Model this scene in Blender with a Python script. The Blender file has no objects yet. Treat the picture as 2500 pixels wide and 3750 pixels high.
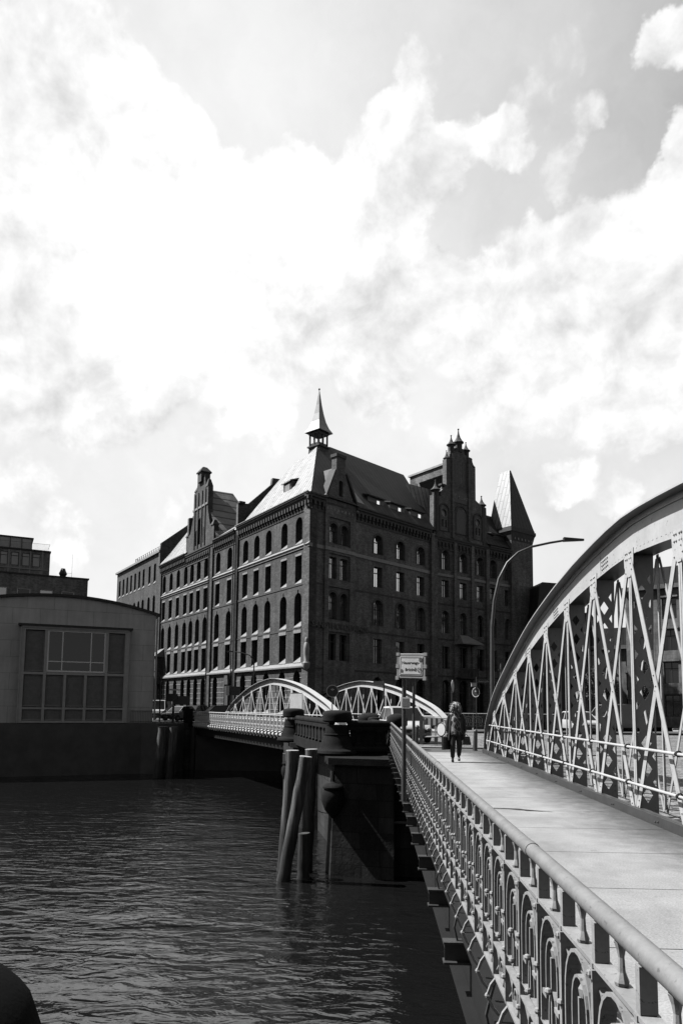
import bpy, bmesh, math, random
from mathutils import Vector, Matrix
from mathutils.geometry import tessellate_polygon
R = math.radians
PI = math.pi
random.seed(7)
S = bpy.context.scene
COL = S.collection

# ------------------------------------------------------------------ camera
H = 1.55
cam = bpy.data.cameras.new("camera")
cam.sensor_fit = 'VERTICAL'; cam.sensor_height = 36.0
cam.lens = 2600.0 / 3750.0 * 36.0
cam.shift_y = 464.0 / 3750.0
cam.clip_start = 0.05; cam.clip_end = 3000
camo = bpy.data.objects.new("camera", cam); COL.objects.link(camo)
CR = Matrix.Rotation(R(2.69), 3, 'Z') @ Matrix.Rotation(R(90 + 5.5), 3, 'X') @ Matrix.Rotation(R(0.6), 3, 'Z')
camo.matrix_world = Matrix.Translation((0, 0, H)) @ CR.to_4x4()
S.camera = camo

def ray(x, y):                       # direction of a photograph pixel (2500 x 3750), for surveying the place
    return CR @ Vector(((x - 1250) / 2600, -(y - 1875 - 464) / 2600, -1))
CAM = Vector((0, 0, H))

# ------------------------------------------------------------------ sun + sky
SUN_EL, SUN_AZ = 52.0, 7.0          # azimuth: degrees beyond due left (-X) towards +Y
sd = Vector((-math.cos(R(SUN_EL)) * math.cos(R(SUN_AZ)), math.cos(R(SUN_EL)) * math.sin(R(SUN_AZ)), math.sin(R(SUN_EL))))
sl = bpy.data.lights.new("sun", 'SUN'); sl.energy = 5.0; sl.angle = R(0.5); sl.color = (1, 1, 1)
so = bpy.data.objects.new("sun", sl); COL.objects.link(so)
so.rotation_euler = (-sd).to_track_quat('-Z', 'Y').to_euler()

S.view_settings.view_transform = 'Standard'; S.view_settings.look = 'None'
S.view_settings.exposure = 0.7; S.view_settings.gamma = 1.0

S.cycles.diffuse_bounces = 0
W = bpy.data.worlds.new("World"); S.world = W; W.use_nodes = True
nt = W.node_tree; nt.nodes.clear()
class NB:
    def __init__(s, t): s.t = t
    def n(s, kind, **kw):
        o = s.t.nodes.new(kind)
        for k, v in kw.items(): setattr(o, k, v)
        return o
    def l(s, a, b): s.t.links.new(a, b)
    def put(s, sock, v):
        if hasattr(v, 'is_linked') or isinstance(v, bpy.types.NodeSocket): s.l(v, sock)
        else: sock.default_value = v
    def m(s, op, a, b=0.0, c=0.0, clamp=False):
        o = s.n('ShaderNodeMath', operation=op, use_clamp=clamp)
        s.put(o.inputs[0], a); s.put(o.inputs[1], b)
        if op in ('MULTIPLY_ADD', 'SMOOTH_MIN', 'SMOOTH_MAX'): s.put(o.inputs[2], c)
        return o.outputs[0]
    def mr(s, v, a, b, c=0.0, d=1.0, smooth=True):
        o = s.n('ShaderNodeMapRange', interpolation_type='SMOOTHSTEP' if smooth else 'LINEAR')
        s.put(o.inputs[0], v)
        for i, q in zip((1, 2, 3, 4), (a, b, c, d)): s.put(o.inputs[i], q)
        return o.outputs[0]
    def dot(s, v, d):
        o = s.n('ShaderNodeVectorMath', operation='DOT_PRODUCT'); s.l(v, o.inputs[0]); o.inputs[1].default_value = d
        return o.outputs['Value']
    def noise(s, vec, scale, detail=5, rough=.55, dist=0.0, out='Fac'):
        o = s.n('ShaderNodeTexNoise'); 
        if vec is not None: s.l(vec, o.inputs['Vector'])
        o.inputs['Scale'].default_value = scale; o.inputs['Detail'].default_value = detail
        o.inputs['Roughness'].default_value = rough; o.inputs['Distortion'].default_value = dist
        return o.outputs[out]
wb = NB(nt)
sky = wb.n('ShaderNodeTexSky', sky_type='NISHITA'); sky.sun_disc = False
sky.sun_elevation = R(SUN_EL); sky.sun_rotation = math.atan2(sd.x, sd.y)
bw = wb.n('ShaderNodeRGBToBW'); wb.l(sky.outputs[0], bw.inputs[0])
tc = wb.n('ShaderNodeTexCoord'); G = tc.outputs['Generated']
# domain warp, then cloud banks at the directions where the photograph has them
wn = wb.noise(G, 3.2, 6, .6, out='Color')
vsub = wb.n('ShaderNodeVectorMath', operation='SUBTRACT'); wb.l(wn, vsub.inputs[0]); vsub.inputs[1].default_value = (.5, .5, .5)
vsc = wb.n('ShaderNodeVectorMath', operation='SCALE'); wb.l(vsub.outputs[0], vsc.inputs[0]); vsc.inputs['Scale'].default_value = .05
wn2 = wb.noise(G, 14, 5, .62, out='Color')
vsub2 = wb.n('ShaderNodeVectorMath', operation='SUBTRACT'); wb.l(wn2, vsub2.inputs[0]); vsub2.inputs[1].default_value = (.5, .5, .5)
vsc2 = wb.n('ShaderNodeVectorMath', operation='SCALE'); wb.l(vsub2.outputs[0], vsc2.inputs[0]); vsc2.inputs['Scale'].default_value = .07
va = wb.n('ShaderNodeVectorMath', operation='ADD'); wb.l(G, va.inputs[0]); wb.l(vsc.outputs[0], va.inputs[1])
vb = wb.n('ShaderNodeVectorMath', operation='ADD'); wb.l(va.outputs[0], vb.inputs[0]); wb.l(vsc2.outputs[0], vb.inputs[1])
vn = wb.n('ShaderNodeVectorMath', operation='NORMALIZE'); wb.l(vb.outputs[0], vn.inputs[0]); WV = vn.outputs[0]
def bank(px, py, r, w):
    d = ray(px * 1.5944, py * 1.5944).normalized()
    return wb.m('MULTIPLY', wb.mr(wb.dot(WV, d), math.cos(R(r * 1.32 / 28.5)), math.cos(R(r * .35 / 28.5))), w)
BANKS = [  # direction (as a photograph position, 1568 wide), radius, weight
    (60, 330, 270, 1.0), (300, 430, 170, .9), (-50, 560, 240, 1.0), (230, 580, 150, .8), (180, 200, 120, .7),
    (790, 440, 130, .8), (930, 370, 95, .9), (1030, 400, 70, .7), (640, 520, 140, .9), (470, 560, 130, .9), (880, 500, 110, .7),
    (880, 680, 130, .9), (1010, 660, 80, .9), (1190, 610, 95, 1.0), (1340, 610, 105, 1.0), (1500, 545, 105, 1.1), (1250, 790, 170, .8), (1460, 800, 190, .9), (1080, 760, 130, .7), (1580, 640, 150, .9),
    (90, 920, 80, .8), (370, 830, 90, .8), (600, 850, 120, .8), (250, 930, 120, .8), (480, 930, 120, .7), (720, 760, 110, .7), (850, 850, 90, .7), (1150, 960, 80, .6), (500, 700, 120, .7), (300, 720, 110, .6),
    (970, 168, 48, .85), (880, 250, 32, .5), (1290, 130, 58, .50), (1225, 245, 50, .50), (1350, 270, 42, .62), (1165, 350, 50, .8), (1290, 395, 42, .75), (1535, 105, 48, .85), (1570, 330, 60, .9), (1070, 300, 38, .45), (620, 300, 50, .25),
    (1300, 1110, 62, .8), (1420, 1150, 55, .7), (1050, 1000, 60, .5), (640, 1010, 60, .45), (900, 930, 70, .5), (380, 1180, 70, .4), (1500, 960, 80, .5), (60, 1110, 80, .4), (150, 1240, 90, .7), (-500, 700, 350, .9), (2100, 600, 350, .8), (1900, 100, 120, .6),
    (1090, 520, 90, -.5), (1050, 170, 60, -.25), (700, 200, 130, -.5), (1420, 330, 60, -.35), (600, 90, 120, -.3)]
acc = None
for b_ in BANKS:
    v = bank(*b_); acc = v if acc is None else wb.m('ADD', acc, v)
acc = wb.m('MINIMUM', wb.m('MULTIPLY', acc, 1.05), 1.2)
fb = wb.noise(G, 12.0, 10, .58, 0.2)
lo = wb.n('ShaderNodeVectorMath', operation='ADD'); wb.l(G, lo.inputs[0]); lo.inputs[1].default_value = tuple(Vector(sd) * .022)
fb2 = wb.noise(lo.outputs[0], 12.0, 6, .58, 0.2)
relief = wb.m('MULTIPLY', wb.m('SUBTRACT', wb.noise(G, 12.0, 6, .58, 0.2), fb2), .95)
cm = wb.m('ADD', acc, wb.m('MULTIPLY', wb.m('SUBTRACT', fb, .5), 1.7))
cmask = wb.mr(cm, .32, .80)
shade = wb.noise(WV, 4.2, 7, .58)
inner = wb.mr(cm, .5, 1.3)
ctone = wb.m('ADD', wb.m('MULTIPLY', wb.mr(shade, .38, .60), .22), wb.m('MULTIPLY', inner, .06))
under = None
for px_, py_, r_, w_ in ((400, 985, 120, .17), (230, 1010, 90, .06), (880, 690, 80, .13), (1470, 690, 110, .12), (1230, 700, 70, .06), (640, 640, 80, .12), (1000, 520, 60, .08), (1260, 200, 90, .08)):
    v = bank(px_, py_, r_, w_); under = v if under is None else wb.m('ADD', under, v)
ctone = wb.m('ADD', wb.m('SUBTRACT', wb.m('ADD', ctone, .82), under), relief)
ctone = wb.m('ADD', ctone, wb.mr(wb.dot(G, ray(300, 900).normalized()), .90, 1.0, 0, .06))
sep = wb.n('ShaderNodeSeparateXYZ'); wb.l(G, sep.inputs[0])
front = wb.mr(sep.outputs['Y'], .05, .50)
right = wb.m('MULTIPLY', wb.mr(sep.outputs['X'], .25, .85), wb.mr(sep.outputs['Y'], -.1, .15))
vis = wb.m('MAXIMUM', front, wb.m('MULTIPLY', right, .95))
vis = wb.m('MULTIPLY', vis, wb.mr(sep.outputs['Z'], .74, .92, 1.0, .12))
low = wb.mr(sep.outputs['Z'], .18, .66, .36, .0)
lg = wb.mr(wb.dot(G, ray(-300, 500).normalized()), .62, 1.0, 0, .42)
opn = wb.m('ADD', wb.m('ADD', low, .50), wb.m('ADD', lg, wb.m('MULTIPLY', wb.m('SUBTRACT', wb.noise(G, 2.6, 4), .5), .12)))
veil = wb.m('MULTIPLY', wb.m('SUBTRACT', wb.noise(WV, 5.5, 8, .6), .5), .42)
opn = wb.m('ADD', wb.m('MINIMUM', opn, .90), veil)
mixc = wb.n('ShaderNodeMix', data_type='FLOAT'); wb.l(cmask, mixc.inputs[0]); wb.l(opn, mixc.inputs[2]); wb.l(ctone, mixc.inputs[3])
nis = wb.m('MULTIPLY', bw.outputs[0], .070)
mixf = wb.n('ShaderNodeMix', data_type='FLOAT'); wb.l(vis, mixf.inputs[0]); wb.l(nis, mixf.inputs[2]); wb.l(mixc.outputs[0], mixf.inputs[3])
bg = wb.n('ShaderNodeBackground'); bg.inputs['Strength'].default_value = .0615
wb.l(wb.m('MULTIPLY', mixf.outputs[0], 10.0), bg.inputs['Color'])
ow = wb.n('ShaderNodeOutputWorld'); wb.l(bg.outputs[0], ow.inputs[0])

# ------------------------------------------------------------------ materials (all grey: the photograph is black and white)
def newmat(name):
    m = bpy.data.materials.new(name); m.use_nodes = True
    t = m.node_tree; b = t.nodes['Principled BSDF']
    return m, NB(t), b
def tex(nb): return nb.n('ShaderNodeTexCoord').outputs['Object']
def mapv(nb, v, sc):
    o = nb.n('ShaderNodeMapping'); nb.l(v, o.inputs[0]); o.inputs['Scale'].default_value = sc; return o.outputs[0]
def ramp2(nb, fac, a, b, lo=.3, hi=.7):
    return nb.mr(fac, lo, hi, a, b)
ALB = .62                          # the photograph is exposed up by the same amount
def finish(nb, b, val, rough=.7, bump=None, bstr=.3, bdist=.02, metal=0.0, spec=.5, k=None):
    k = ALB if k is None else k
    val = val * k if isinstance(val, (int, float)) else nb.m('MULTIPLY', val, k)
    nb.put(b.inputs['Base Color'], val) if not isinstance(val, (int, float)) else setattr(b.inputs['Base Color'], 'default_value', (val, val, val, 1))
    b.inputs['Roughness'].default_value = rough; b.inputs['Metallic'].default_value = metal
    b.inputs['Specular IOR Level'].default_value = spec
    if bump is not None:
        bn = nb.n('ShaderNodeBump'); bn.inputs['Strength'].default_value = bstr; bn.inputs['Distance'].default_value = bdist
        nb.l(bump, bn.inputs['Height']); nb.l(bn.outputs[0], b.inputs['Normal'])
def plain(name, v, rough=.7, metal=0.0, var=.2, scale=3.0, bstr=.2, spec=.5, fine=40, chips=0.0):
    m, nb, b = newmat(name); c = tex(nb)
    n1 = nb.noise(c, scale, 6, .65); n2 = nb.noise(c, fine, 3, .6)
    mix = nb.m('ADD', nb.m('MULTIPLY', n1, .7), nb.m('MULTIPLY', n2, .3))
    col = ramp2(nb, mix, v * (1 - var), v * (1 + var))
    if chips:
        col = nb.m('MULTIPLY', col, nb.mr(nb.noise(c, fine * .8, 5, .7), .62, .66, 1.0, 1 - chips))
        col = nb.m('MULTIPLY', col, nb.mr(nb.noise(mapv(nb, c, (6, 6, 1.2)), 1.0, 6, .7), .58, .75, 1.0, 1 - chips * .5))
    finish(nb, b, col, rough, n2, bstr, .01, metal, spec)
    return m
def brick(name, v, bw_=.24, bh=.078, mortar=1.5, var=.35):
    m, nb, b = newmat(name); c = tex(nb)
    sp = nb.n('ShaderNodeSeparateXYZ'); nb.l(c, sp.inputs[0])
    cb = nb.n('ShaderNodeCombineXYZ'); nb.l(nb.m('ADD', sp.outputs[0], sp.outputs[1]), cb.inputs[0]); nb.l(sp.outputs[2], cb.inputs[1])
    br = nb.n('ShaderNodeTexBrick'); nb.l(cb.outputs[0], br.inputs['Vector'])
    br.inputs['Scale'].default_value = 1; br.inputs['Brick Width'].default_value = bw_; br.inputs['Row Height'].default_value = bh
    br.inputs['Mortar Size'].default_value = .008
    br.inputs['Color1'].default_value = (v * (1 - var),) * 3 + (1,); br.inputs['Color2'].default_value = (v * (1 + var),) * 3 + (1,)
    br.inputs['Mortar'].default_value = (v * mortar,) * 3 + (1,)
    n1 = nb.noise(c, .35, 6, .65); n2 = nb.noise(c, 2.5, 5, .6); n3 = nb.noise(mapv(nb, c, (1.2, 1.2, .12)), 1.5, 4, .6)
    f = nb.m('MULTIPLY', nb.mr(n1, .3, .7, .75, 1.25), nb.mr(n2, .3, .7, .8, 1.2))
    f = nb.m('MULTIPLY', f, nb.mr(n3, .35, .65, .85, 1.12))
    bwn = nb.n('ShaderNodeRGBToBW'); nb.l(br.outputs[0], bwn.inputs[0])
    finish(nb, b, nb.m('MULTIPLY', bwn.outputs[0], f), .85, n2, .4, .02, 0, .25)
    return m
def blocks(name, v, bw_=1.1, bh=.5, var=.2, rough=.9, dark=.5, st=1.0):
    m, nb, b = newmat(name); c = tex(nb)
    sp = nb.n('ShaderNodeSeparateXYZ'); nb.l(c, sp.inputs[0])
    cb = nb.n('ShaderNodeCombineXYZ'); nb.l(nb.m('ADD', sp.outputs[0], sp.outputs[1]), cb.inputs[0]); nb.l(sp.outputs[2], cb.inputs[1])
    br = nb.n('ShaderNodeTexBrick'); nb.l(cb.outputs[0], br.inputs['Vector'])
    br.inputs['Scale'].default_value = 1; br.inputs['Brick Width'].default_value = bw_; br.inputs['Row Height'].default_value = bh
    br.inputs['Mortar Size'].default_value = .014
    br.inputs['Color1'].default_value = (v * (1 - var),) * 3 + (1,); br.inputs['Color2'].default_value = (v * (1 + var),) * 3 + (1,)
    br.inputs['Mortar'].default_value = (v * dark,) * 3 + (1,)
    n1 = nb.noise(c, .5, 7, .7); n2 = nb.noise(c, 9, 5, .65); n3 = nb.noise(mapv(nb, c, (1, 1, .1)), 2.5, 4, .6)
    f = nb.m('MULTIPLY', nb.mr(n1, .3, .7, 1 - .4 * st, 1 + .4 * st), nb.mr(n3, .3, .7, 1 - .3 * st, 1 + .25 * st))
    bwn = nb.n('ShaderNodeRGBToBW'); nb.l(br.outputs[0], bwn.inputs[0])
    h = nb.m('ADD', n2, nb.m('MULTIPLY', br.outputs['Fac'], -1.5))
    finish(nb, b, nb.m('MULTIPLY', bwn.outputs[0], f), rough, h, .6, .03, 0, .2)
    return m
def seam(name, v, pitch=.55, metal=.0, rough=.45):
    m, nb, b = newmat(name); c = tex(nb)
    sp = nb.n('ShaderNodeSeparateXYZ'); nb.l(c, sp.inputs[0])
    fr = nb.m('FRACT', nb.m('DIVIDE', nb.m('ADD', sp.outputs[0], 500.0), pitch))
    line = nb.m('LESS_THAN', fr, .2)
    rw = nb.m('FLOOR', nb.m('DIVIDE', nb.m('ADD', sp.outputs[0], 500.0), pitch))
    fz = nb.m('FRACT', nb.m('ADD', nb.m('DIVIDE', sp.outputs[2], 1.9), nb.m('MULTIPLY', rw, .37)))
    line2 = nb.m('LESS_THAN', fz, .025)
    ln = nb.m('MAXIMUM', line, line2)
    wn = nb.n('ShaderNodeTexWhiteNoise', noise_dimensions='1D'); nb.l(rw, wn.inputs['W'])
    n1 = nb.noise(c, 1.1, 6, .65)
    f = nb.m('MULTIPLY', nb.mr(n1, .3, .7, .82, 1.15), nb.mr(wn.outputs['Value'], 0, 1, .88, 1.08))
    f = nb.m('MULTIPLY', f, nb.m('SUBTRACT', 1.0, nb.m('MULTIPLY', ln, .75)))
    finish(nb, b, nb.m('MULTIPLY', f, v), rough, ln, .5, .03, metal)
    return m

M = {}
M['brick_sun'] = brick('dark red brick', .115)
M['brick_street'] = brick('engineering brick', .105)
M['brick_dark'] = brick('sooty brick', .21)  # copy of the warehouse brick, lightened in colour for walls in shade
M['brick_office'] = brick('office brick', .32)
M['sill'] = plain('glazed brick sill', .34, .5, var=.2)
M['band'] = plain('pale string course', .40, .7, var=.25)
M['cornice'] = plain('cornice brick', .09, .8, var=.3)
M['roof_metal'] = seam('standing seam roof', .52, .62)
M['roof_tower'] = seam('tower seam roof', .24, .6)  # paler copy for the tower's sunny face: sunlight put into the colour
M['roof_dark'] = seam('weathered seam roof', .05, .6, rough=.7)  # roof sheet darkened for slopes turned from the sun: shade in the colour
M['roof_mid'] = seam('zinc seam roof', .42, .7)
M['spire'] = plain('copper spire', .3, .45, var=.2)
M['finial'] = plain('lead finial', .05, .5)
M['frame_dark'] = plain('window frame', .045, .6)
M['frame_pale'] = plain('pale window frame', .45, .5)
M['stone_dark'] = blocks('blackened granite', .045, 1.0, .55, .35)
M['tar'] = plain('tarred stone', .006, .95, spec=.05)  # near-black colour stands in for shade on the corner bollard
M['stone_quay'] = blocks('quay masonry', .085, 1.3, .6, .3, st=1.4)
M['stone_smooth'] = plain('weathered granite', .024, .9, spec=.12, var=.45, scale=2.5, bstr=.6, fine=25)
M['hall'] = blocks('hall cladding', .80, 2.1, 1.35, .03, .8, .6, .28)
M['hall_frame'] = plain('hall frame concrete', .55, .7, var=.12)
M['white_frame'] = plain('white window frame', 1.2, .4, var=.05)
M['louvre'] = plain('louvre panel', .27, .6)
M['roof_edge'] = plain('roof edge', .02, .6)
M['paint'] = plain('pale bridge paint', .66, .42, var=.12, scale=2.0, bstr=.05, fine=14, chips=.45)
M['paint_rail'] = plain('old rail paint', .42, .45, var=.2, scale=6.0, bstr=.15, fine=50, chips=.6)
M['paint_far'] = plain('far bridge paint', .75, .5, var=.12)
M['handrail'] = plain('handrail paint', .30, .4, var=.18, scale=7.0, bstr=.1, fine=60, chips=.4)
M['steel_dark'] = plain('dark girder', .02, .8, spec=.2)
M['galv'] = plain('galvanised pole', .10, .45, metal=.3)
M['pole_dark'] = plain('stained pole', .07, .6, var=.4, scale=12)
M['asphalt'] = plain('asphalt', .10, .9, var=.25, scale=1.5, fine=120)
M['asphalt_dark'] = plain('dark asphalt', .045, .9, var=.25, scale=1.5, fine=120)
M['street'] = plain('street surface', .12, .9, var=.25, scale=.8, fine=60)
M['tyre'] = plain('tyre rubber', .02, .8)
M['rim'] = plain('wheel rim', .35, .35, metal=.6)
M['car_white'] = plain('white car paint', .72, .25, var=.02)
M['car_silver'] = plain('silver car paint', .34, .3, var=.03)
M['car_black'] = plain('black car paint', .012, .15, var=.05)
M['car_glass'] = plain('car glass', .02, .08, var=.05, spec=.8, bstr=0)
M['lamp_glass'] = plain('headlamp glass', .5, .15)
M['black_trim'] = plain('black trim', .02, .6)
M['sign_white'] = plain('sign enamel', .85, .5, var=.12)
M['sign_grey'] = plain('sign back', .45, .5, var=.1)
M['sign_dark'] = plain('sign dark', .035, .5)
M['ink'] = plain('black lettering', .01, .6)
M['sticker'] = plain('stickers', .12, .6, var=.7, scale=40, fine=90)
M['skin'] = plain('skin', .30, .6, var=.08)
M['hair'] = plain('fair hair', .62, .7, var=.4, scale=25, bstr=1.0, fine=80)
M['black_cloth'] = plain('black cloth', .012, .85, var=.3, scale=9)
M['leather'] = plain('black leather', .012, .45, var=.3)
M['leaf'] = plain('foliage', .05, .7, var=.4, scale=2)
M['bark'] = plain('bark', .05, .9)
M['building_pale'] = blocks('pale stone building', .26, 1.4, .45, .06, .85, .75)
M['building_dark'] = brick('dark block brick', .09)

m, nb, b = newmat('patterned blouse')
v = nb.n('ShaderNodeTexVoronoi', feature='DISTANCE_TO_EDGE'); v.inputs['Scale'].default_value = 9
nb.l(mapv(nb, tex(nb), (1.3, .3, .8)), v.inputs['Vector'])
finish(nb, b, nb.mr(v.outputs['Distance'], .05, .13, .50, .03), .8); M['blouse'] = m

m, nb, b = newmat('slab concrete'); c = tex(nb)
n1 = nb.noise(c, .9, 7, .7); n2 = nb.noise(c, 60, 4, .7); n3 = nb.noise(c, 5, 5, .6)
sp = nb.n('ShaderNodeSeparateXYZ'); nb.l(c, sp.inputs[0])
rw = nb.m('FLOOR', nb.m('DIVIDE', nb.m('ADD', sp.outputs[1], 100.0), 1.58))
wn = nb.n('ShaderNodeTexWhiteNoise', noise_dimensions='1D'); nb.l(rw, wn.inputs['W'])
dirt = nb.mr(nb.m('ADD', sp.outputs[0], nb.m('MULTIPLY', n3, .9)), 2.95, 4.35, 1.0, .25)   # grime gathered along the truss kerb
f = nb.m('MULTIPLY', nb.mr(n1, .3, .7, .78, 1.12), nb.mr(n2, .35, .65, .80, 1.15))
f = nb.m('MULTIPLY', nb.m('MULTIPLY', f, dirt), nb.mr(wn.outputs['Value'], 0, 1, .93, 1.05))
f = nb.m('MULTIPLY', f, nb.mr(nb.noise(mapv(nb, c, (1, .35, 1)), 1.6, 4, .6), .55, .72, 1.0, .84))
f = nb.m('MULTIPLY', f, nb.mr(nb.noise(c, 2.3, 8, .75), .60, .68, 1.0, .80))
f = nb.m('MULTIPLY', f, nb.mr(nb.noise(c, 22, 3, .6), .66, .72, 1.0, .62))
finish(nb, b, nb.m('MULTIPLY', f, .47), .85, n2, .25, .01, 0, .3); M['slab'] = m

m, nb, b = newmat('cobble setts'); c = tex(nb)
vo = nb.n('ShaderNodeTexVoronoi', feature='DISTANCE_TO_EDGE'); vo.inputs['Scale'].default_value = 7.5; nb.l(c, vo.inputs['Vector'])
vc = nb.n('ShaderNodeTexVoronoi'); vc.inputs['Scale'].default_value = 7.5; nb.l(c, vc.inputs['Vector'])
bwn = nb.n('ShaderNodeRGBToBW'); nb.l(vc.outputs['Color'], bwn.inputs[0])
edge = nb.mr(vo.outputs['Distance'], .0, .09, .35, 1.0)
f = nb.m('MULTIPLY', nb.m('MULTIPLY', edge, nb.mr(bwn.outputs[0], .2, .8, .7, 1.25)), nb.mr(nb.noise(c, .5, 6, .6), .3, .7, .75, 1.2))
finish(nb, b, nb.m('MULTIPLY', f, .30), .8, edge, .6, .03, 0, .3); M['cobble'] = m

m, nb, b = newmat('canal water'); c = tex(nb)
w1 = nb.noise(mapv(nb, c, (.28, .55, 1)), 1.0, 2, .5, .8)
w2 = nb.noise(mapv(nb, c, (.85, 1.9, 1)), 1.4, 3, .5, .9)
w3 = nb.noise(mapv(nb, c, (3.0, 5.5, 1)), 2.2, 3, .55, .3)
hgt = nb.m('ADD', nb.m('ADD', nb.m('MULTIPLY', w1, 1.5), nb.m('MULTIPLY', w2, .72)), nb.m('MULTIPLY', w3, .045))
finish(nb, b, .011, .03, hgt, 1.0, .085); b.inputs['IOR'].default_value = 1.85; M['water'] = m

def glassm(name, v, metal, rough=.06):
    m, nb, b = newmat(name); c = tex(nb)
    n = nb.noise(c, .9, 2, .5)
    finish(nb, b, v, rough, n, .06, .05, metal, .8, 1.0); return m
M['glass_dark'] = glassm('dark window glass', .012, 0, .08)
M['glass_sky'] = glassm('window glass reflecting sky', 1.0, 1.0)
M['glass_soft'] = glassm('old window glass', .45, .9)
M['blind'] = plain('pale blinds', .80, .7, var=.08)  # also on the flashing, in place of reflected sky

m, nb, b = newmat('weathered timber pile'); c = tex(nb)
g = nb.noise(mapv(nb, c, (9, 9, .45)), 1.0, 7, .7, .4)
sp = nb.n('ShaderNodeSeparateXYZ'); nb.l(c, sp.inputs[0])
wet = nb.mr(sp.outputs[2], 1.2, 2.1, .3, 1.0)
finish(nb, b, nb.m('MULTIPLY', nb.m('MULTIPLY', nb.mr(g, .34, .64, .25, 2.0), wet), .10), .85, g, 1.0, .03); M['pile'] = m
M['pile_top'] = plain('bleached pile end', .55, .7)

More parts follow.
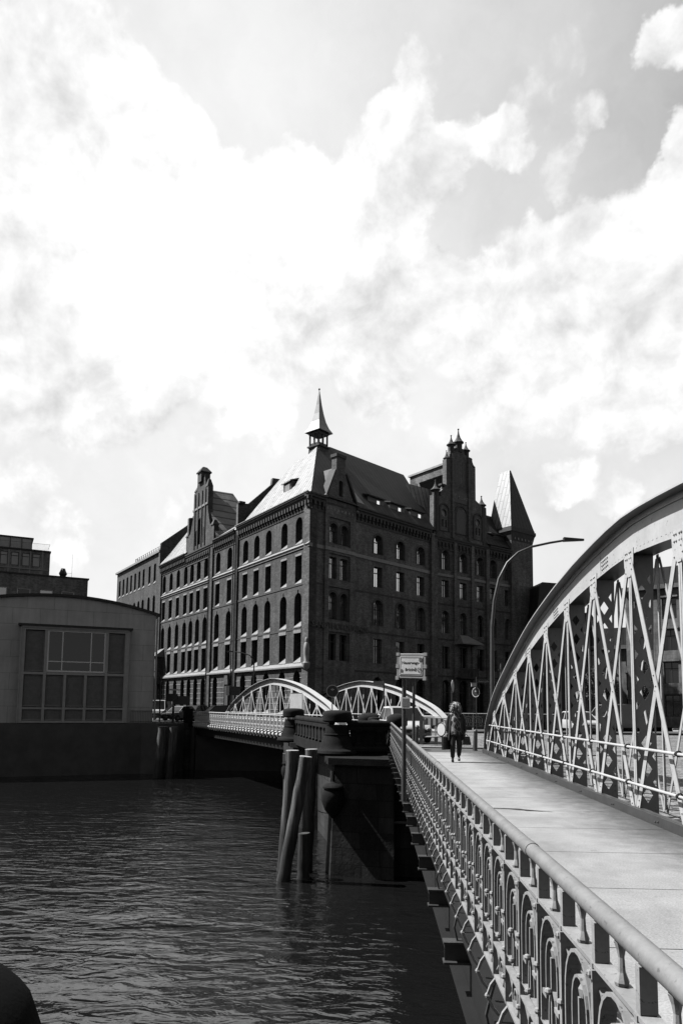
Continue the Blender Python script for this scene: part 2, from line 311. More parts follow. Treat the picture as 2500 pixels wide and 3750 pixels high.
# ------------------------------------------------------------------ mesh helpers
class MB:
    def __init__(s): s.v = []; s.f = []
    def add(s, vs, fs):
        k = len(s.v); s.v += [tuple(q) for q in vs]; s.f += [tuple(i + k for i in f) for f in fs]; return s
    def box(s, x0, x1, y0, y1, z0, z1):
        if x0 > x1: x0, x1 = x1, x0
        if y0 > y1: y0, y1 = y1, y0
        if z0 > z1: z0, z1 = z1, z0
        return s.add([(x0, y0, z0), (x1, y0, z0), (x1, y1, z0), (x0, y1, z0), (x0, y0, z1), (x1, y0, z1), (x1, y1, z1), (x0, y1, z1)],
                     [(0, 3, 2, 1), (4, 5, 6, 7), (0, 1, 5, 4), (1, 2, 6, 5), (2, 3, 7, 6), (3, 0, 4, 7)])
    def bar(s, p, q, w, h, up=(0, 0, 1)):                # rectangular bar from p to q; w across, h along up
        p = Vector(p); q = Vector(q); d = (q - p).normalized(); up = Vector(up)
        a = d.cross(up)
        if a.length < 1e-4: a = d.cross(Vector((1, 0, 0)))
        a.normalize(); c = a.cross(d).normalized()
        vs = []
        for o in (p, q):
            for sx, sy in ((-1, -1), (1, -1), (1, 1), (-1, 1)): vs.append(o + a * sx * w / 2 + c * sy * h / 2)
        return s.add(vs, [(0, 1, 2, 3), (7, 6, 5, 4), (0, 4, 5, 1), (1, 5, 6, 2), (2, 6, 7, 3), (3, 7, 4, 0)])
    def tube(s, pts, r, n=8, cap=True):
        pts = [Vector(p) for p in pts]; rs = r if isinstance(r, (list, tuple)) else [r] * len(pts)
        vs = []; fs = []; ref = None
        for i, p in enumerate(pts):
            d = (pts[min(i + 1, len(pts) - 1)] - pts[max(i - 1, 0)]).normalized()
            if ref is None: ref = Vector((0, 0, 1)) if abs(d.z) < .9 else Vector((1, 0, 0))
            a = d.cross(ref).normalized(); c = a.cross(d).normalized(); ref = c
            for k in range(n):
                t = 2 * PI * (k + .5) / n
                vs.append(p + (a * math.cos(t) + c * math.sin(t)) * rs[i])
        for i in range(len(pts) - 1):
            for k in range(n):
                j = (k + 1) % n
                fs.append((i * n + k, i * n + j, (i + 1) * n + j, (i + 1) * n + k))
        if cap: fs.append(tuple(range(n))[::-1]); fs.append(tuple((len(pts) - 1) * n + k for k in range(n)))
        return s.add(vs, fs)
    def sweep(s, pts, w, h, side):                      # rectangular section swept, w along side, h across
        side = Vector(side).normalized(); pts = [Vector(p) for p in pts]; vs = []; fs = []
        for i, p in enumerate(pts):
            d = (pts[min(i + 1, len(pts) - 1)] - pts[max(i - 1, 0)]).normalized(); c = side.cross(d).normalized()
            for sx, sy in ((-1, -1), (1, -1), (1, 1), (-1, 1)): vs.append(p + side * sx * w / 2 + c * sy * h / 2)
        for i in range(len(pts) - 1):
            for k in range(4):
                j = (k + 1) % 4; fs.append((i * 4 + k, i * 4 + j, i * 4 + 4 + j, i * 4 + 4 + k))
        fs.append((3, 2, 1, 0)); e = (len(pts) - 1) * 4; fs.append((e, e + 1, e + 2, e + 3))
        return s.add(vs, fs)
    def lathe(s, prof, c=(0, 0, 0), n=16, a0=0, sx=1, sy=1):
        vs = []; fs = []
        for r, z in prof:
            for k in range(n):
                t = a0 + 2 * PI * k / n; vs.append((c[0] + r * math.cos(t) * sx, c[1] + r * math.sin(t) * sy, c[2] + z))
        for i in range(len(prof) - 1):
            for k in range(n):
                j = (k + 1) % n; fs.append((i * n + k, i * n + j, (i + 1) * n + j, (i + 1) * n + k))
        fs.append(tuple(range(n))[::-1]); fs.append(tuple((len(prof) - 1) * n + k for k in range(n)))
        return s.add(vs, fs)
    def prism(s, poly, y0, y1, holes=()):               # polygon in (x, z), from y0 to y1
        loops = [list(poly)] + [list(h) for h in holes]
        flat = [p for l in loops for p in l]
        tri = tessellate_polygon([[Vector((p[0], p[1], 0)) for p in l] for l in loops])
        n = len(flat); vs = [(p[0], y0, p[1]) for p in flat] + [(p[0], y1, p[1]) for p in flat]
        fs = [tuple(t) for t in tri] + [tuple(i + n for i in t[::-1]) for t in tri]
        k = 0
        for l in loops:
            m_ = len(l)
            for i in range(m_):
                j = (i + 1) % m_; fs.append((k + i, k + j, k + j + n, k + i + n))
            k += m_
        return s.add(vs, fs)
    def plan(s, poly, z0, z1):                          # polygon in (x, y), from z0 to z1
        n = len(poly); tri = tessellate_polygon([[Vector((p[0], p[1], 0)) for p in poly]])
        vs = [(p[0], p[1], z0) for p in poly] + [(p[0], p[1], z1) for p in poly]
        fs = [tuple(t)[::-1] for t in tri] + [tuple(i + n for i in t) for t in tri]
        for i in range(n):
            j = (i + 1) % n; fs.append((i, j, j + n, i + n))
        return s.add(vs, fs)
    def ball(s, c, r, n=8, sz=1):
        m_ = max(4, n // 2 + 1)
        return s.lathe([(max(1e-4, r * math.sin(PI * i / m_)), -r * math.cos(PI * i / m_) * sz) for i in range(m_ + 1)], c, n)
    def poly(s, pts): return s.add(pts, [tuple(range(len(pts)))])
    def xf(s, m4):
        s.v = [tuple(m4 @ Vector(p)) for p in s.v]; return s
    def mesh(s, name, smooth=False, fix=True):
        me = bpy.data.meshes.new(name); me.from_pydata(s.v, [], s.f)
        if fix:
            bm = bmesh.new(); bm.from_mesh(me); bmesh.ops.recalc_face_normals(bm, faces=bm.faces); bm.to_mesh(me); bm.free()
        if smooth:
            for p in me.polygons: p.use_smooth = True
            try: me.set_sharp_from_angle(angle=R(38))
            except Exception: pass
        return me
    def build(s, name, mat, parent=None, mat4=None, smooth=False, fix=True):
        me = s.mesh(name, smooth, fix); me.materials.append(M[mat] if isinstance(mat, str) else mat)
        return link(name, me, parent, mat4)
def link(name, me, parent=None, mat4=None):
    o = bpy.data.objects.new(name, me); COL.objects.link(o)
    if parent is not None: o.parent = parent
    if mat4 is not None: o.matrix_local = mat4
    return o
def tag(o, label=None, cat=None, group=None, kind=None):
    if label: o['label'] = label
    if cat: o['category'] = cat
    if group: o['group'] = group
    if kind: o['kind'] = kind
    return o
def thing(name, label, cat, loc=(0, 0, 0), rz=0.0, group=None):
    o = bpy.data.objects.new(name, None); o.empty_display_size = .2; COL.objects.link(o)
    o.location = loc; o.rotation_euler = (0, 0, rz)
    return tag(o, label, cat, group)
def copy_tree(o, parent=None):
    c = o.copy(); COL.objects.link(c)
    if parent is not None: c.parent = parent; c.matrix_parent_inverse = o.matrix_parent_inverse
    for ch in KIDS(o): copy_tree(ch, c)
    return c
def KIDS(o): return [x for x in COL.objects if x.parent == o]
def T(x, y, z, rz=0.0): return Matrix.Translation((x, y, z)) @ Matrix.Rotation(rz, 4, 'Z')
def textmesh(txt, size, extrude=.004, align='CENTER', spacing=1.0, bold=0.0):
    cu = bpy.data.curves.new('lettering', 'FONT'); cu.body = txt; cu.size = size; cu.extrude = extrude; cu.align_x = align; cu.align_y = 'CENTER'
    cu.space_character = spacing; cu.offset = bold
    o = bpy.data.objects.new('tmp', cu); COL.objects.link(o); bpy.context.view_layer.update()
    me = bpy.data.meshes.new_from_object(o.evaluated_get(bpy.context.evaluated_depsgraph_get()))
    bpy.data.objects.remove(o); me.name = 'lettering'; me.materials.clear()
    return me
UPRIGHT = Matrix.Rotation(R(90), 4, 'X')
def arch_poly(cx, z0, z1, w, rise=None, n=8, key=0):
    rise = w / 2 if rise is None else rise; p = [(cx - w / 2, z0), (cx + w / 2, z0)]
    for i in range(n + 1):
        t = PI * i / n
        p.append((cx + w / 2 * math.cos(t), z1 - rise + rise * math.sin(t)))
    if key:                                             # small keystone notch of the pointed arches
        k = 2 + n // 2; top = p[k]
        p[k:k + 1] = [(cx + key, top[1] - .02), (cx + key, top[1] + .3), (cx - key, top[1] + .3), (cx - key, top[1] - .02)]
    return p
def rect(cx, z0, z1, w): return [(cx - w / 2, z0), (cx + w / 2, z0), (cx + w / 2, z1), (cx - w / 2, z1)]

# ================================================================== THE SETTING
WZ = -4.25
wm = MB().box(-900, 900, -300, 900, WZ - .4, WZ); tag(wm.build('water', 'water'), kind='structure')
# land north-east of the near abutment (between the two bridges), street beside the warehouse, quay on the left
isl = [(3.9, 25.5), (1.2, 25.5), (.75, 27.0), (-.75, 27.8), (-2.2, 34.8), (-2.3, 38.3), (-3.6, 38.4), (-4.6, 43.2), (3.4, 47.8), (5.4, 52.6), (60, 58), (60, 25.5)]
tag(MB().plan(isl, WZ - .3, -.03).build('ground', 'cobble'), kind='structure')
tag(MB().plan([(.9, 25.5), (4.3, 25.5), (4.5, 28.0), (1.0, 28.4)], -.026, -.012).build('pavement', 'asphalt'), kind='structure')
tag(MB().plan([(1.2, 28.4), (4.5, 28.0), (4.6, 28.3), (1.25, 28.75)], -.026, .03).build('kerb', 'slab'), kind='structure')
tag(MB().plan([(6.5, 46.0), (40, 47.5), (40, 51.5), (7.0, 50.5)], -.026, .10).build('pavement', 'slab'), kind='structure')
tag(MB().plan([(4.45, -6), (13.5, -6), (13.5, 25.47), (4.45, 25.47)], -.5, -.06).build('road', 'cobble'), kind='structure')
bq = [(-16.9, 64.6), (-6.9, 64.2), (-32.5, 100.5), (-60, 140), (-200, 140), (-200, 62), (-55.0, 46.5), (-28.6, 56.2), (-19.8, 60.2), (-18.3, 60.0), (-17.3, 62.2)]
tag(MB().plan(bq, WZ - .3, -.03).build('street', 'street'), kind='structure')
tag(MB().plan([(60, 120), (60, 78), (24, 97), (-30, 110), (-200, 135), (-200, 900), (900, 900), (900, 60)], WZ - .3, -.2).build('distant_ground', 'street'), kind='structure')
# slab footway of the near bridge, cut into slabs by open joints
fw = MB(); y = -3.0
while y < 25.45:
    y1 = min(y + 1.58, 25.48); fw.box(.72, 3.80, y + .007, y1 - .007, -.09, 0.0); y = y1
fw.box(.74, 3.78, -3, 25.4, -.14, -.09)
tag(fw.build('footway', 'slab'), kind='structure')

# quay wall in front of the hall, and the canal walls
def wallthing(name, label, poly, z0, z1, mat, batter=0.0, coping=None, cat='wall'):
    t = thing(name, label, cat, (poly[0][0], poly[0][1], 0))
    pl = [(p[0] - poly[0][0], p[1] - poly[0][1]) for p in poly]
    MB().plan(pl, z0, z1).build('masonry', mat, t)
    return t
def strip(pts, th):                                     # a plan polygon of a wall of given thickness behind a polyline
    out = []; n = len(pts)
    for i, p in enumerate(pts):
        a = Vector(pts[max(i - 1, 0)]); b_ = Vector(pts[min(i + 1, n - 1)]); d = (b_ - a).normalized(); nn = Vector((-d.y, d.x))
        out.append((p[0] + nn.x * th, p[1] + nn.y * th))
    return list(pts) + out[::-1]
# local frame along the hall front
def frame(o, d):                                        # x along d, y inward, z up
    d = Vector((d[0], d[1], 0)).normalized(); n = Vector((0, 0, 1)).cross(d)
    return Matrix(((d.x, n.x, 0, o[0]), (d.y, n.y, 0, o[1]), (0, 0, 1, o[2] if len(o) > 2 else 0), (0, 0, 0, 1)))
def rot_of(m): return math.atan2(m[1][0], m[0][0])
HF = frame((-28.785, 57.12, 0), (.9079, .4193))
t = thing('quay_wall', 'black stained masonry quay wall rising from the water below the arched hall', 'quay wall', HF.to_translation(), rot_of(HF))
q = MB(); q.box(-40, 11.4, -.15, .55, WZ - .5, -.35); q.build('masonry', 'stone_quay', t)
q = MB(); q.box(-40, 11.5, -.28, .6, -.35, -.02); q.box(-40, 11.6, -.32, -.15, -3.75, -3.55); q.build('coping', 'stone_smooth', t)
for u in (-3.0, -.4, 3.4, 6.9): 
    f = MB(); f.box(u - .12, u + .12, -.34, -.15, -3.6, -1.2); f.build('fender_post', 'steel_dark', t)

# near abutment: two rounded noses, black stone
AB = [(-1.62, 25.85), (-1.0, 25.1), (-.1, 24.6), (.69, 24.4), (.69, 25.3), (1.4, 25.3), (1.4, 25.55), (13.5, 25.55), (13.5, 26.5), (-.6, 27.3), (-2.4, 29.5), (-1.9, 34.4), (-3.0, 34.9), (-3.85, 35.8), (-4.3, 37.5), (-5.5, 43.2), (-6.2, 42.9), (-4.9, 37.2), (-4.4, 35.7)]
t = thing('bridge_abutment', 'black granite abutment with two rounded noses standing in the water between the bridges', 'abutment', (0, 0, 0))
ab = MB()
nose = [(-1.55, 26.0), (-1.38, 25.3), (-.1, 24.98), (.69, 24.82), (.69, 27.0), (-1.1, 27.4)]
bot = [(-1.75, 25.95), (-1.5, 25.12), (-.1, 24.80), (.69, 24.64), (.69, 27.0), (-1.1, 27.4)]
def loftplan(a, b_, za, zb):
    n = len(a); vs = [(p[0], p[1], za) for p in a] + [(p[0], p[1], zb) for p in b_]
    fs = [tuple(range(n))[::-1], tuple(range(n, 2 * n))] + [(i, (i + 1) % n, (i + 1) % n + n, i + n) for i in range(n)]
    return vs, fs
ab.add(*loftplan(bot, nose, WZ - .6, -.42))
n2 = [(-4.15, 36.6), (-3.95, 35.3), (-3.1, 34.6), (-1.7, 34.4), (-1.2, 38.0), (-4.2, 38.4)]
b2 = [(-4.35, 36.6), (-4.2, 35.2), (-3.2, 34.3), (-1.7, 34.15), (-1.2, 38.0), (-4.2, 38.4)]
ab.add(*loftplan(b2, n2, WZ - .6, -.42))
ab.plan([(-1.1, 27.2), (-.6, 27.2), (-2.0, 35.0), (-2.8, 35.0)], WZ - .5, -.30)
ab.plan([(-4.2, 38.2), (-3.4, 38.2), (-4.5, 43.5), (-5.45, 43.2)], WZ - .5, -.30)
ab.plan([(-5.45, 43.2), (-5.2, 42.9), (3.5, 47.5), (3.3, 47.9)], WZ - .5, -.20)
ab.plan([(.66, 25.22), (13.5, 25.22), (13.5, 26.2), (.66, 26.2)], WZ - .5, -.62)
ab.build('masonry', 'stone_dark', t)
cp = MB()
cp.add(*loftplan([(x * 1.0, y_) for x, y_ in [(-1.80, 26.1), (-1.60, 25.02), (-.1, 24.66), (.70, 24.50), (.70, 27.1), (-1.1, 27.5)]], [(-1.80, 26.1), (-1.60, 25.02), (-.1, 24.66), (.70, 24.50), (.70, 27.1), (-1.1, 27.5)], -.45, -.22))
cp.build('coping', 'stone_smooth', t); cp = MB()
cp.add(*loftplan([(-4.4, 36.7), (-4.1, 35.1), (-3.1, 34.4), (-1.6, 34.2), (-1.2, 38.0), (-4.3, 38.5)], [(-4.4, 36.7), (-4.1, 35.1), (-3.1, 34.4), (-1.6, 34.2), (-1.2, 38.0), (-4.3, 38.5)], -.45, -.22))
cp.build('coping', 'stone_smooth', t)
lg = MB(); lg.box(.70, 2.2, 25.0, 25.2, -2.42, -2.34); lg.build('ledge', 'galv', t)
def console(x, y_, z):                                   # acorn-shaped corbel with a collar, hung on the nose
    c = MB().lathe([(.04, -1.0), (.14, -.9), (.30, -.7), (.40, -.42), (.40, -.18), (.33, -.05), (.31, 0), (.36, .02), (.37, .07), (.34, .12), (.25, .18), (.10, .22), (.06, .26), (.05, .5), (.045, .6), (.02, .62)], (x, y_, z), 20)
    return c.build('console', 'stone_smooth', t, smooth=True)
console(-1.42, 25.15, -1.3); console(-4.15, 35.3, -1.3)

# bollard-headed granite pillars and the balustrade between them
PPROF = [(.80, -.25), (.86, -.22), (.90, -.14), (.86, -.05), (.74, 0), (.68, .05), (.63, .2), (.56, .40), (.52, .50), (.535, .52), (.535, .56), (.50, .58), (.48, .9), (.47, 1.0), (.56, 1.03), (.60, 1.07), (.60, 1.26), (.585, 1.34), (.53, 1.40), (.4, 1.44), (.01, 1.46)]
def pillar(x, y_, k, kz, label, dome=0.0, mt='stone_smooth'):
    pr = [(r * k, z * kz) for r, z in PPROF[:-4]]
    for r, z in ((.60, 1.26), (.595, 1.31), (.578, 1.355), (.55, 1.39), (.51, 1.418), (.45, 1.438), (.36, 1.452), (.24, 1.46), (.12, 1.464), (.01, 1.466)): pr.append((r * k, (z + dome * 1.2 * (1 - (r / .6) ** 2)) * kz))
    t = thing('granite_pillar', label, 'pillar', (x, y_, 0), group='granite pillars of the bridge abutment')
    cut = 13
    MB().lathe(pr[:cut], (0, 0, 0), 28).build('shaft', mt, t, smooth=True)
    MB().lathe(pr[cut:], (0, 0, 0), 28).build('cap', mt, t, smooth=True)
    return t
pillar(-1.38, 26.7, .92, .98, 'stout dark granite pillar with drum cap nearest the leaning timber piles')
pillar(-4.12, 36.4, .92, 1.0, 'dark granite pillar with drum cap at the end of the far bridge railing')
pillar(.86, 27.1, .66, .84, 'granite pillar with shallow domed cap where the footway railing ends', .10)
pillar(-.25, 35.8, .95, .80, 'half hidden granite pillar with mushroom cap beside the white car', .12)
pillar(-.02, 34.6, .50, .74, 'small low granite post in front of the mushroom capped pillar', .02)
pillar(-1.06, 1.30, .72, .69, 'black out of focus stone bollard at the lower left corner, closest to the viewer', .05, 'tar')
def balustrade(p, q_, z, label):
    d = Vector((q_[0] - p[0], q_[1] - p[1], 0)); L_ = d.length; t = thing('stone_balustrade', label, 'balustrade', (p[0], p[1], 0), math.atan2(d.y, d.x))
    MB().tube([(0, 0, z), (L_, 0, z)], .13, 12).build('top_rail', 'stone_smooth', t, smooth=True)
    b_ = MB(); b_.box(0, L_, -.12, .12, z - .24, z - .10); b_.build('rail_bed', 'stone_smooth', t)
    b_ = MB(); b_.box(0, L_, -.2, .2, -.3, .12); b_.tube([(0, -.2, -.02), (L_, -.2, -.02)], .12, 8); b_.build('plinth', 'stone_smooth', t)
    n = max(2, int(L_ / .8)); MB().box(.1, L_ - .1, -.05, .05, .1, z - .22).build('panel', 'stone_smooth', t)
    for i in range(n):
        x = (i + .5) * L_ / n
        MB().lathe([(.2, .12), (.2, .2), (.12, .26), (.11, z - .4), (.17, z - .3), (.17, z - .24)], (x, 0, 0), 4, PI / 4).build('baluster', 'stone_smooth', t)
balustrade((-.98, 26.62), (.55, 26.95), .93, 'low dark stone balustrade between the drum pillar and the footway railing')
balustrade((-1.6, 27.1), (-3.9, 36.0), .98, 'long dark stone balustrade between the two drum capped pillars')
balustrade((.9, 27.5), (-.1, 34.0), .86, 'dark stone balustrade running back from the domed pillar to the mushroom pillar')

# timber piles
def pile(x, y_, x2, y2, z2, r, label, top='pile_top', grp='timber mooring piles'):
    t = thing('timber_pile', label, 'pile', (x, y_, WZ), group=grp)
    n = 14; pts = []; rs = []
    for i in range(n + 1):
        f = i / n; pts.append(((x2 - x) * f + .012 * math.sin(i * 2.1), (y2 - y_) * f, -1.2 + (z2 - WZ + 1.2) * f)); rs.append(r * (1 + .045 * math.sin(i * 1.7 + x)) * (.93 + .10 * (1 - f)))
    MB().tube(pts, rs, 14).build('trunk', 'pile', t, smooth=True)
    e = pts[-1]; d = (Vector(pts[-1]) - Vector(pts[-2])).normalized()
    if top: MB().tube([Vector(e) + d * .003, Vector(e) + d * .035], r * .98, 14).build('cut_top', top, t)
    return t
pile(-3.25, 25.75, -2.92, 25.75, -.05, .235, 'upright timber pile with white tag at the left of the leaning pile')
pile(-3.22, 24.3, -2.30, 24.3, -.16, .215, 'leaning timber pile crossing in front of the two upright ones')
pile(-2.42, 25.75, -2.24, 25.75, .0, .225, 'upright timber pile with pale cut top next to the granite nose')
pile(-2.40, 24.7, -2.36, 24.7, -2.75, .21, 'short waterlogged pile stump at the foot of the tall piles', None)
tg = MB().box(-3.25, -3.17, 25.50, 25.56, -.45, -.12).build('pile_tag', 'sign_white'); tag(tg, 'small white tag nailed high on the left upright pile', 'tag')
pile(-17.25, 56.9, -16.95, 56.9, -.2, .42, 'thick pale edged timber dolphin pile against the far quay corner', 'stone_smooth', 'piles at the far quay corner')
pile(-16.4, 57.0, -16.1, 57.0, -.22, .34, 'dark timber pile just right of the thick dolphin pile at the far quay', 'stone_smooth', 'piles at the far quay corner')
ch = MB().tube([(-2.1 + i * .1, 25.5 + .02 * i, -2.05 - .35 * math.sin(PI * i / 8) * .3 - .01 * i) for i in range(9)], .014, 5).build('mooring_chain', 'galv'); tag(ch, 'thin chain slung from the right pile to the stone nose', 'chain')

# ================================================================== NEAR BRIDGE RAILING
RX = .62
rail = thing('footway_railing', 'ornate pale cast iron railing with round handrail along the near footway', 'railing', (RX, 0, 0))
hp = [(0, -2.0 + i * .9, 1.0) for i in range(32)]
hp = [p for p in hp if p[1] < 26.2] + [(0, 26.5, .965)]
MB().tube(hp, .028, 18).build('handrail', 'handrail', rail, smooth=True)
for yj in (2.9, 7.1, 11.3, 15.5, 19.7, 23.9): MB().tube([(0, yj - .035, 1.0), (0, yj + .035, 1.0)], .0305, 18).build('joint_sleeve', 'handrail', rail, smooth=True)
PS = .33; NP = 78; Y0 = .72
def panel_mesh():
    a = MB()
    # posts and bars stand square to the line of the railing: deep in X, thin in Y
    a.box(-.027, .027, -.010, .010, .235, .865)
    a.box(-.031, .031, -.020, .020, .825, .850)
    a.box(-.020, .020, -.013, .013, .868, .972)
    a.box(-.024, .024, 0, PS, .854, .866)
    a.box(-.020, .020, 0, PS, .447, .456)
    a.box(-.024, .024, 0, PS, .234, .246)
    a.box(-.026, .026, 0, PS, .395, .402)
    h = PS / 2
    a.lathe([(.017, .868), (.019, .876), (.010, .90), (.008, .935), (.012, .955), (.018, .972)], (0, h, 0), 8)
    def arc(cy, hw, zs, zt, w, th, n=9, low=None):
        p = [(0, cy - hw, low if low else zs)]
        for i in range(n + 1):
            t = PI * i / n; p.append((0, cy - hw * math.cos(t), zs + (zt - zs) * math.sin(t) ** .85))
        p.append((0, cy + hw, low if low else zs)); a.sweep(p, w, th, (1, 0, 0))
    arc(h, h - .032, .66, .838, .044, .011, 11, .457)
    arc(h, .076, .66, .768, .034, .009, 9, .57)
    arc(h, .050, .50, .60, .030, .008, 7, .47)
    a.box(-.022, .022, h - .11, h - .055, .555, .572); a.box(-.022, .022, h + .055, h + .11, .555, .572)
    a.box(-.018, .018, h - .006, h + .006, .457, .71)
    a.tube([(0, h, .71), (0, h, .735), (0, h, .76)], [.014, .018, .004], 6)
    for yy, zz in ((h, .60), (0, .63), (h, .475), (0, .47)): a.ball((-.028, yy, zz), .013, 7)
    a.ball((-.032, 0, .35), .013, 6); a.ball((-.030, 0, .835), .013, 6)
    for s_ in (-1, 1):                                   # little scrolls in the spandrels
        a.sweep([(0, h + s_ * (.155 - .03 * k * .5), .80 - .022 * k + .01 * (k % 2)) for k in range(4)], .02, .007, (1, 0, 0))
    n = 12                                               # ring frieze
    a.sweep([(0, h + .068 * math.cos(2 * PI * i / n), .324 + .066 * math.sin(2 * PI * i / n)) for i in range(n + 1)], .028, .009, (1, 0, 0))
    a.sweep([(0, h + .034 * math.cos(2 * PI * i / 8), .324 + .034 * math.sin(2 * PI * i / 8)) for i in range(9)], .024, .008, (1, 0, 0))
    for s_ in (-1, 1): a.bar((0, h + s_ * .068, .324), (0, h + s_ * .158, .324 + .055), .022, .007); a.bar((0, h + s_ * .068, .324), (0, h + s_ * .158, .265), .022, .007)
    # S bracket down to the edge girder
    s = [(0.0, 0, .235), (-.035, 0, .19), (-.055, 0, .14), (-.03, 0, .085), (.0, 0, .05), (-.045, 0, .0), (-.06, 0, -.05)]
    a.sweep(s[:5], .018, .014, (0, 1, 0)); a.ball((-.055, 0, .14), .014, 6)
    return a.mesh('panel', False)
pm = panel_mesh(); pm.materials.append(M['paint_rail'])
for i in range(NP):
    link('panel', pm, rail, T(0, Y0 + i * PS, 0))
eb = MB(); eb.box(.06, .09, -2, 26.0, -.42, -.02); eb.box(-.02, .12, -2, 26, -.46, -.42); eb.box(-.01, .11, -2, 26, -.03, -.012); eb.build('edge_girder', 'steel_dark', rail)
for i in range(19):
    yb = .9 + i * 1.43
    b_ = MB(); b_.box(-.13, .06, yb - .05, yb + .05, -.085, -.07); b_.box(-.13, .06, yb - .05, yb + .05, -.22, -.205); b_.box(-.12, .06, yb - .006, yb + .006, -.205, -.085)
    b_.sweep([(-.03, yb, -.07), (-.05, yb, .02), (-.03, yb, .10), (-.0, yb, .2)], .02, .012, (0, 1, 0))
    b_.build('bracket', 'galv', rail)

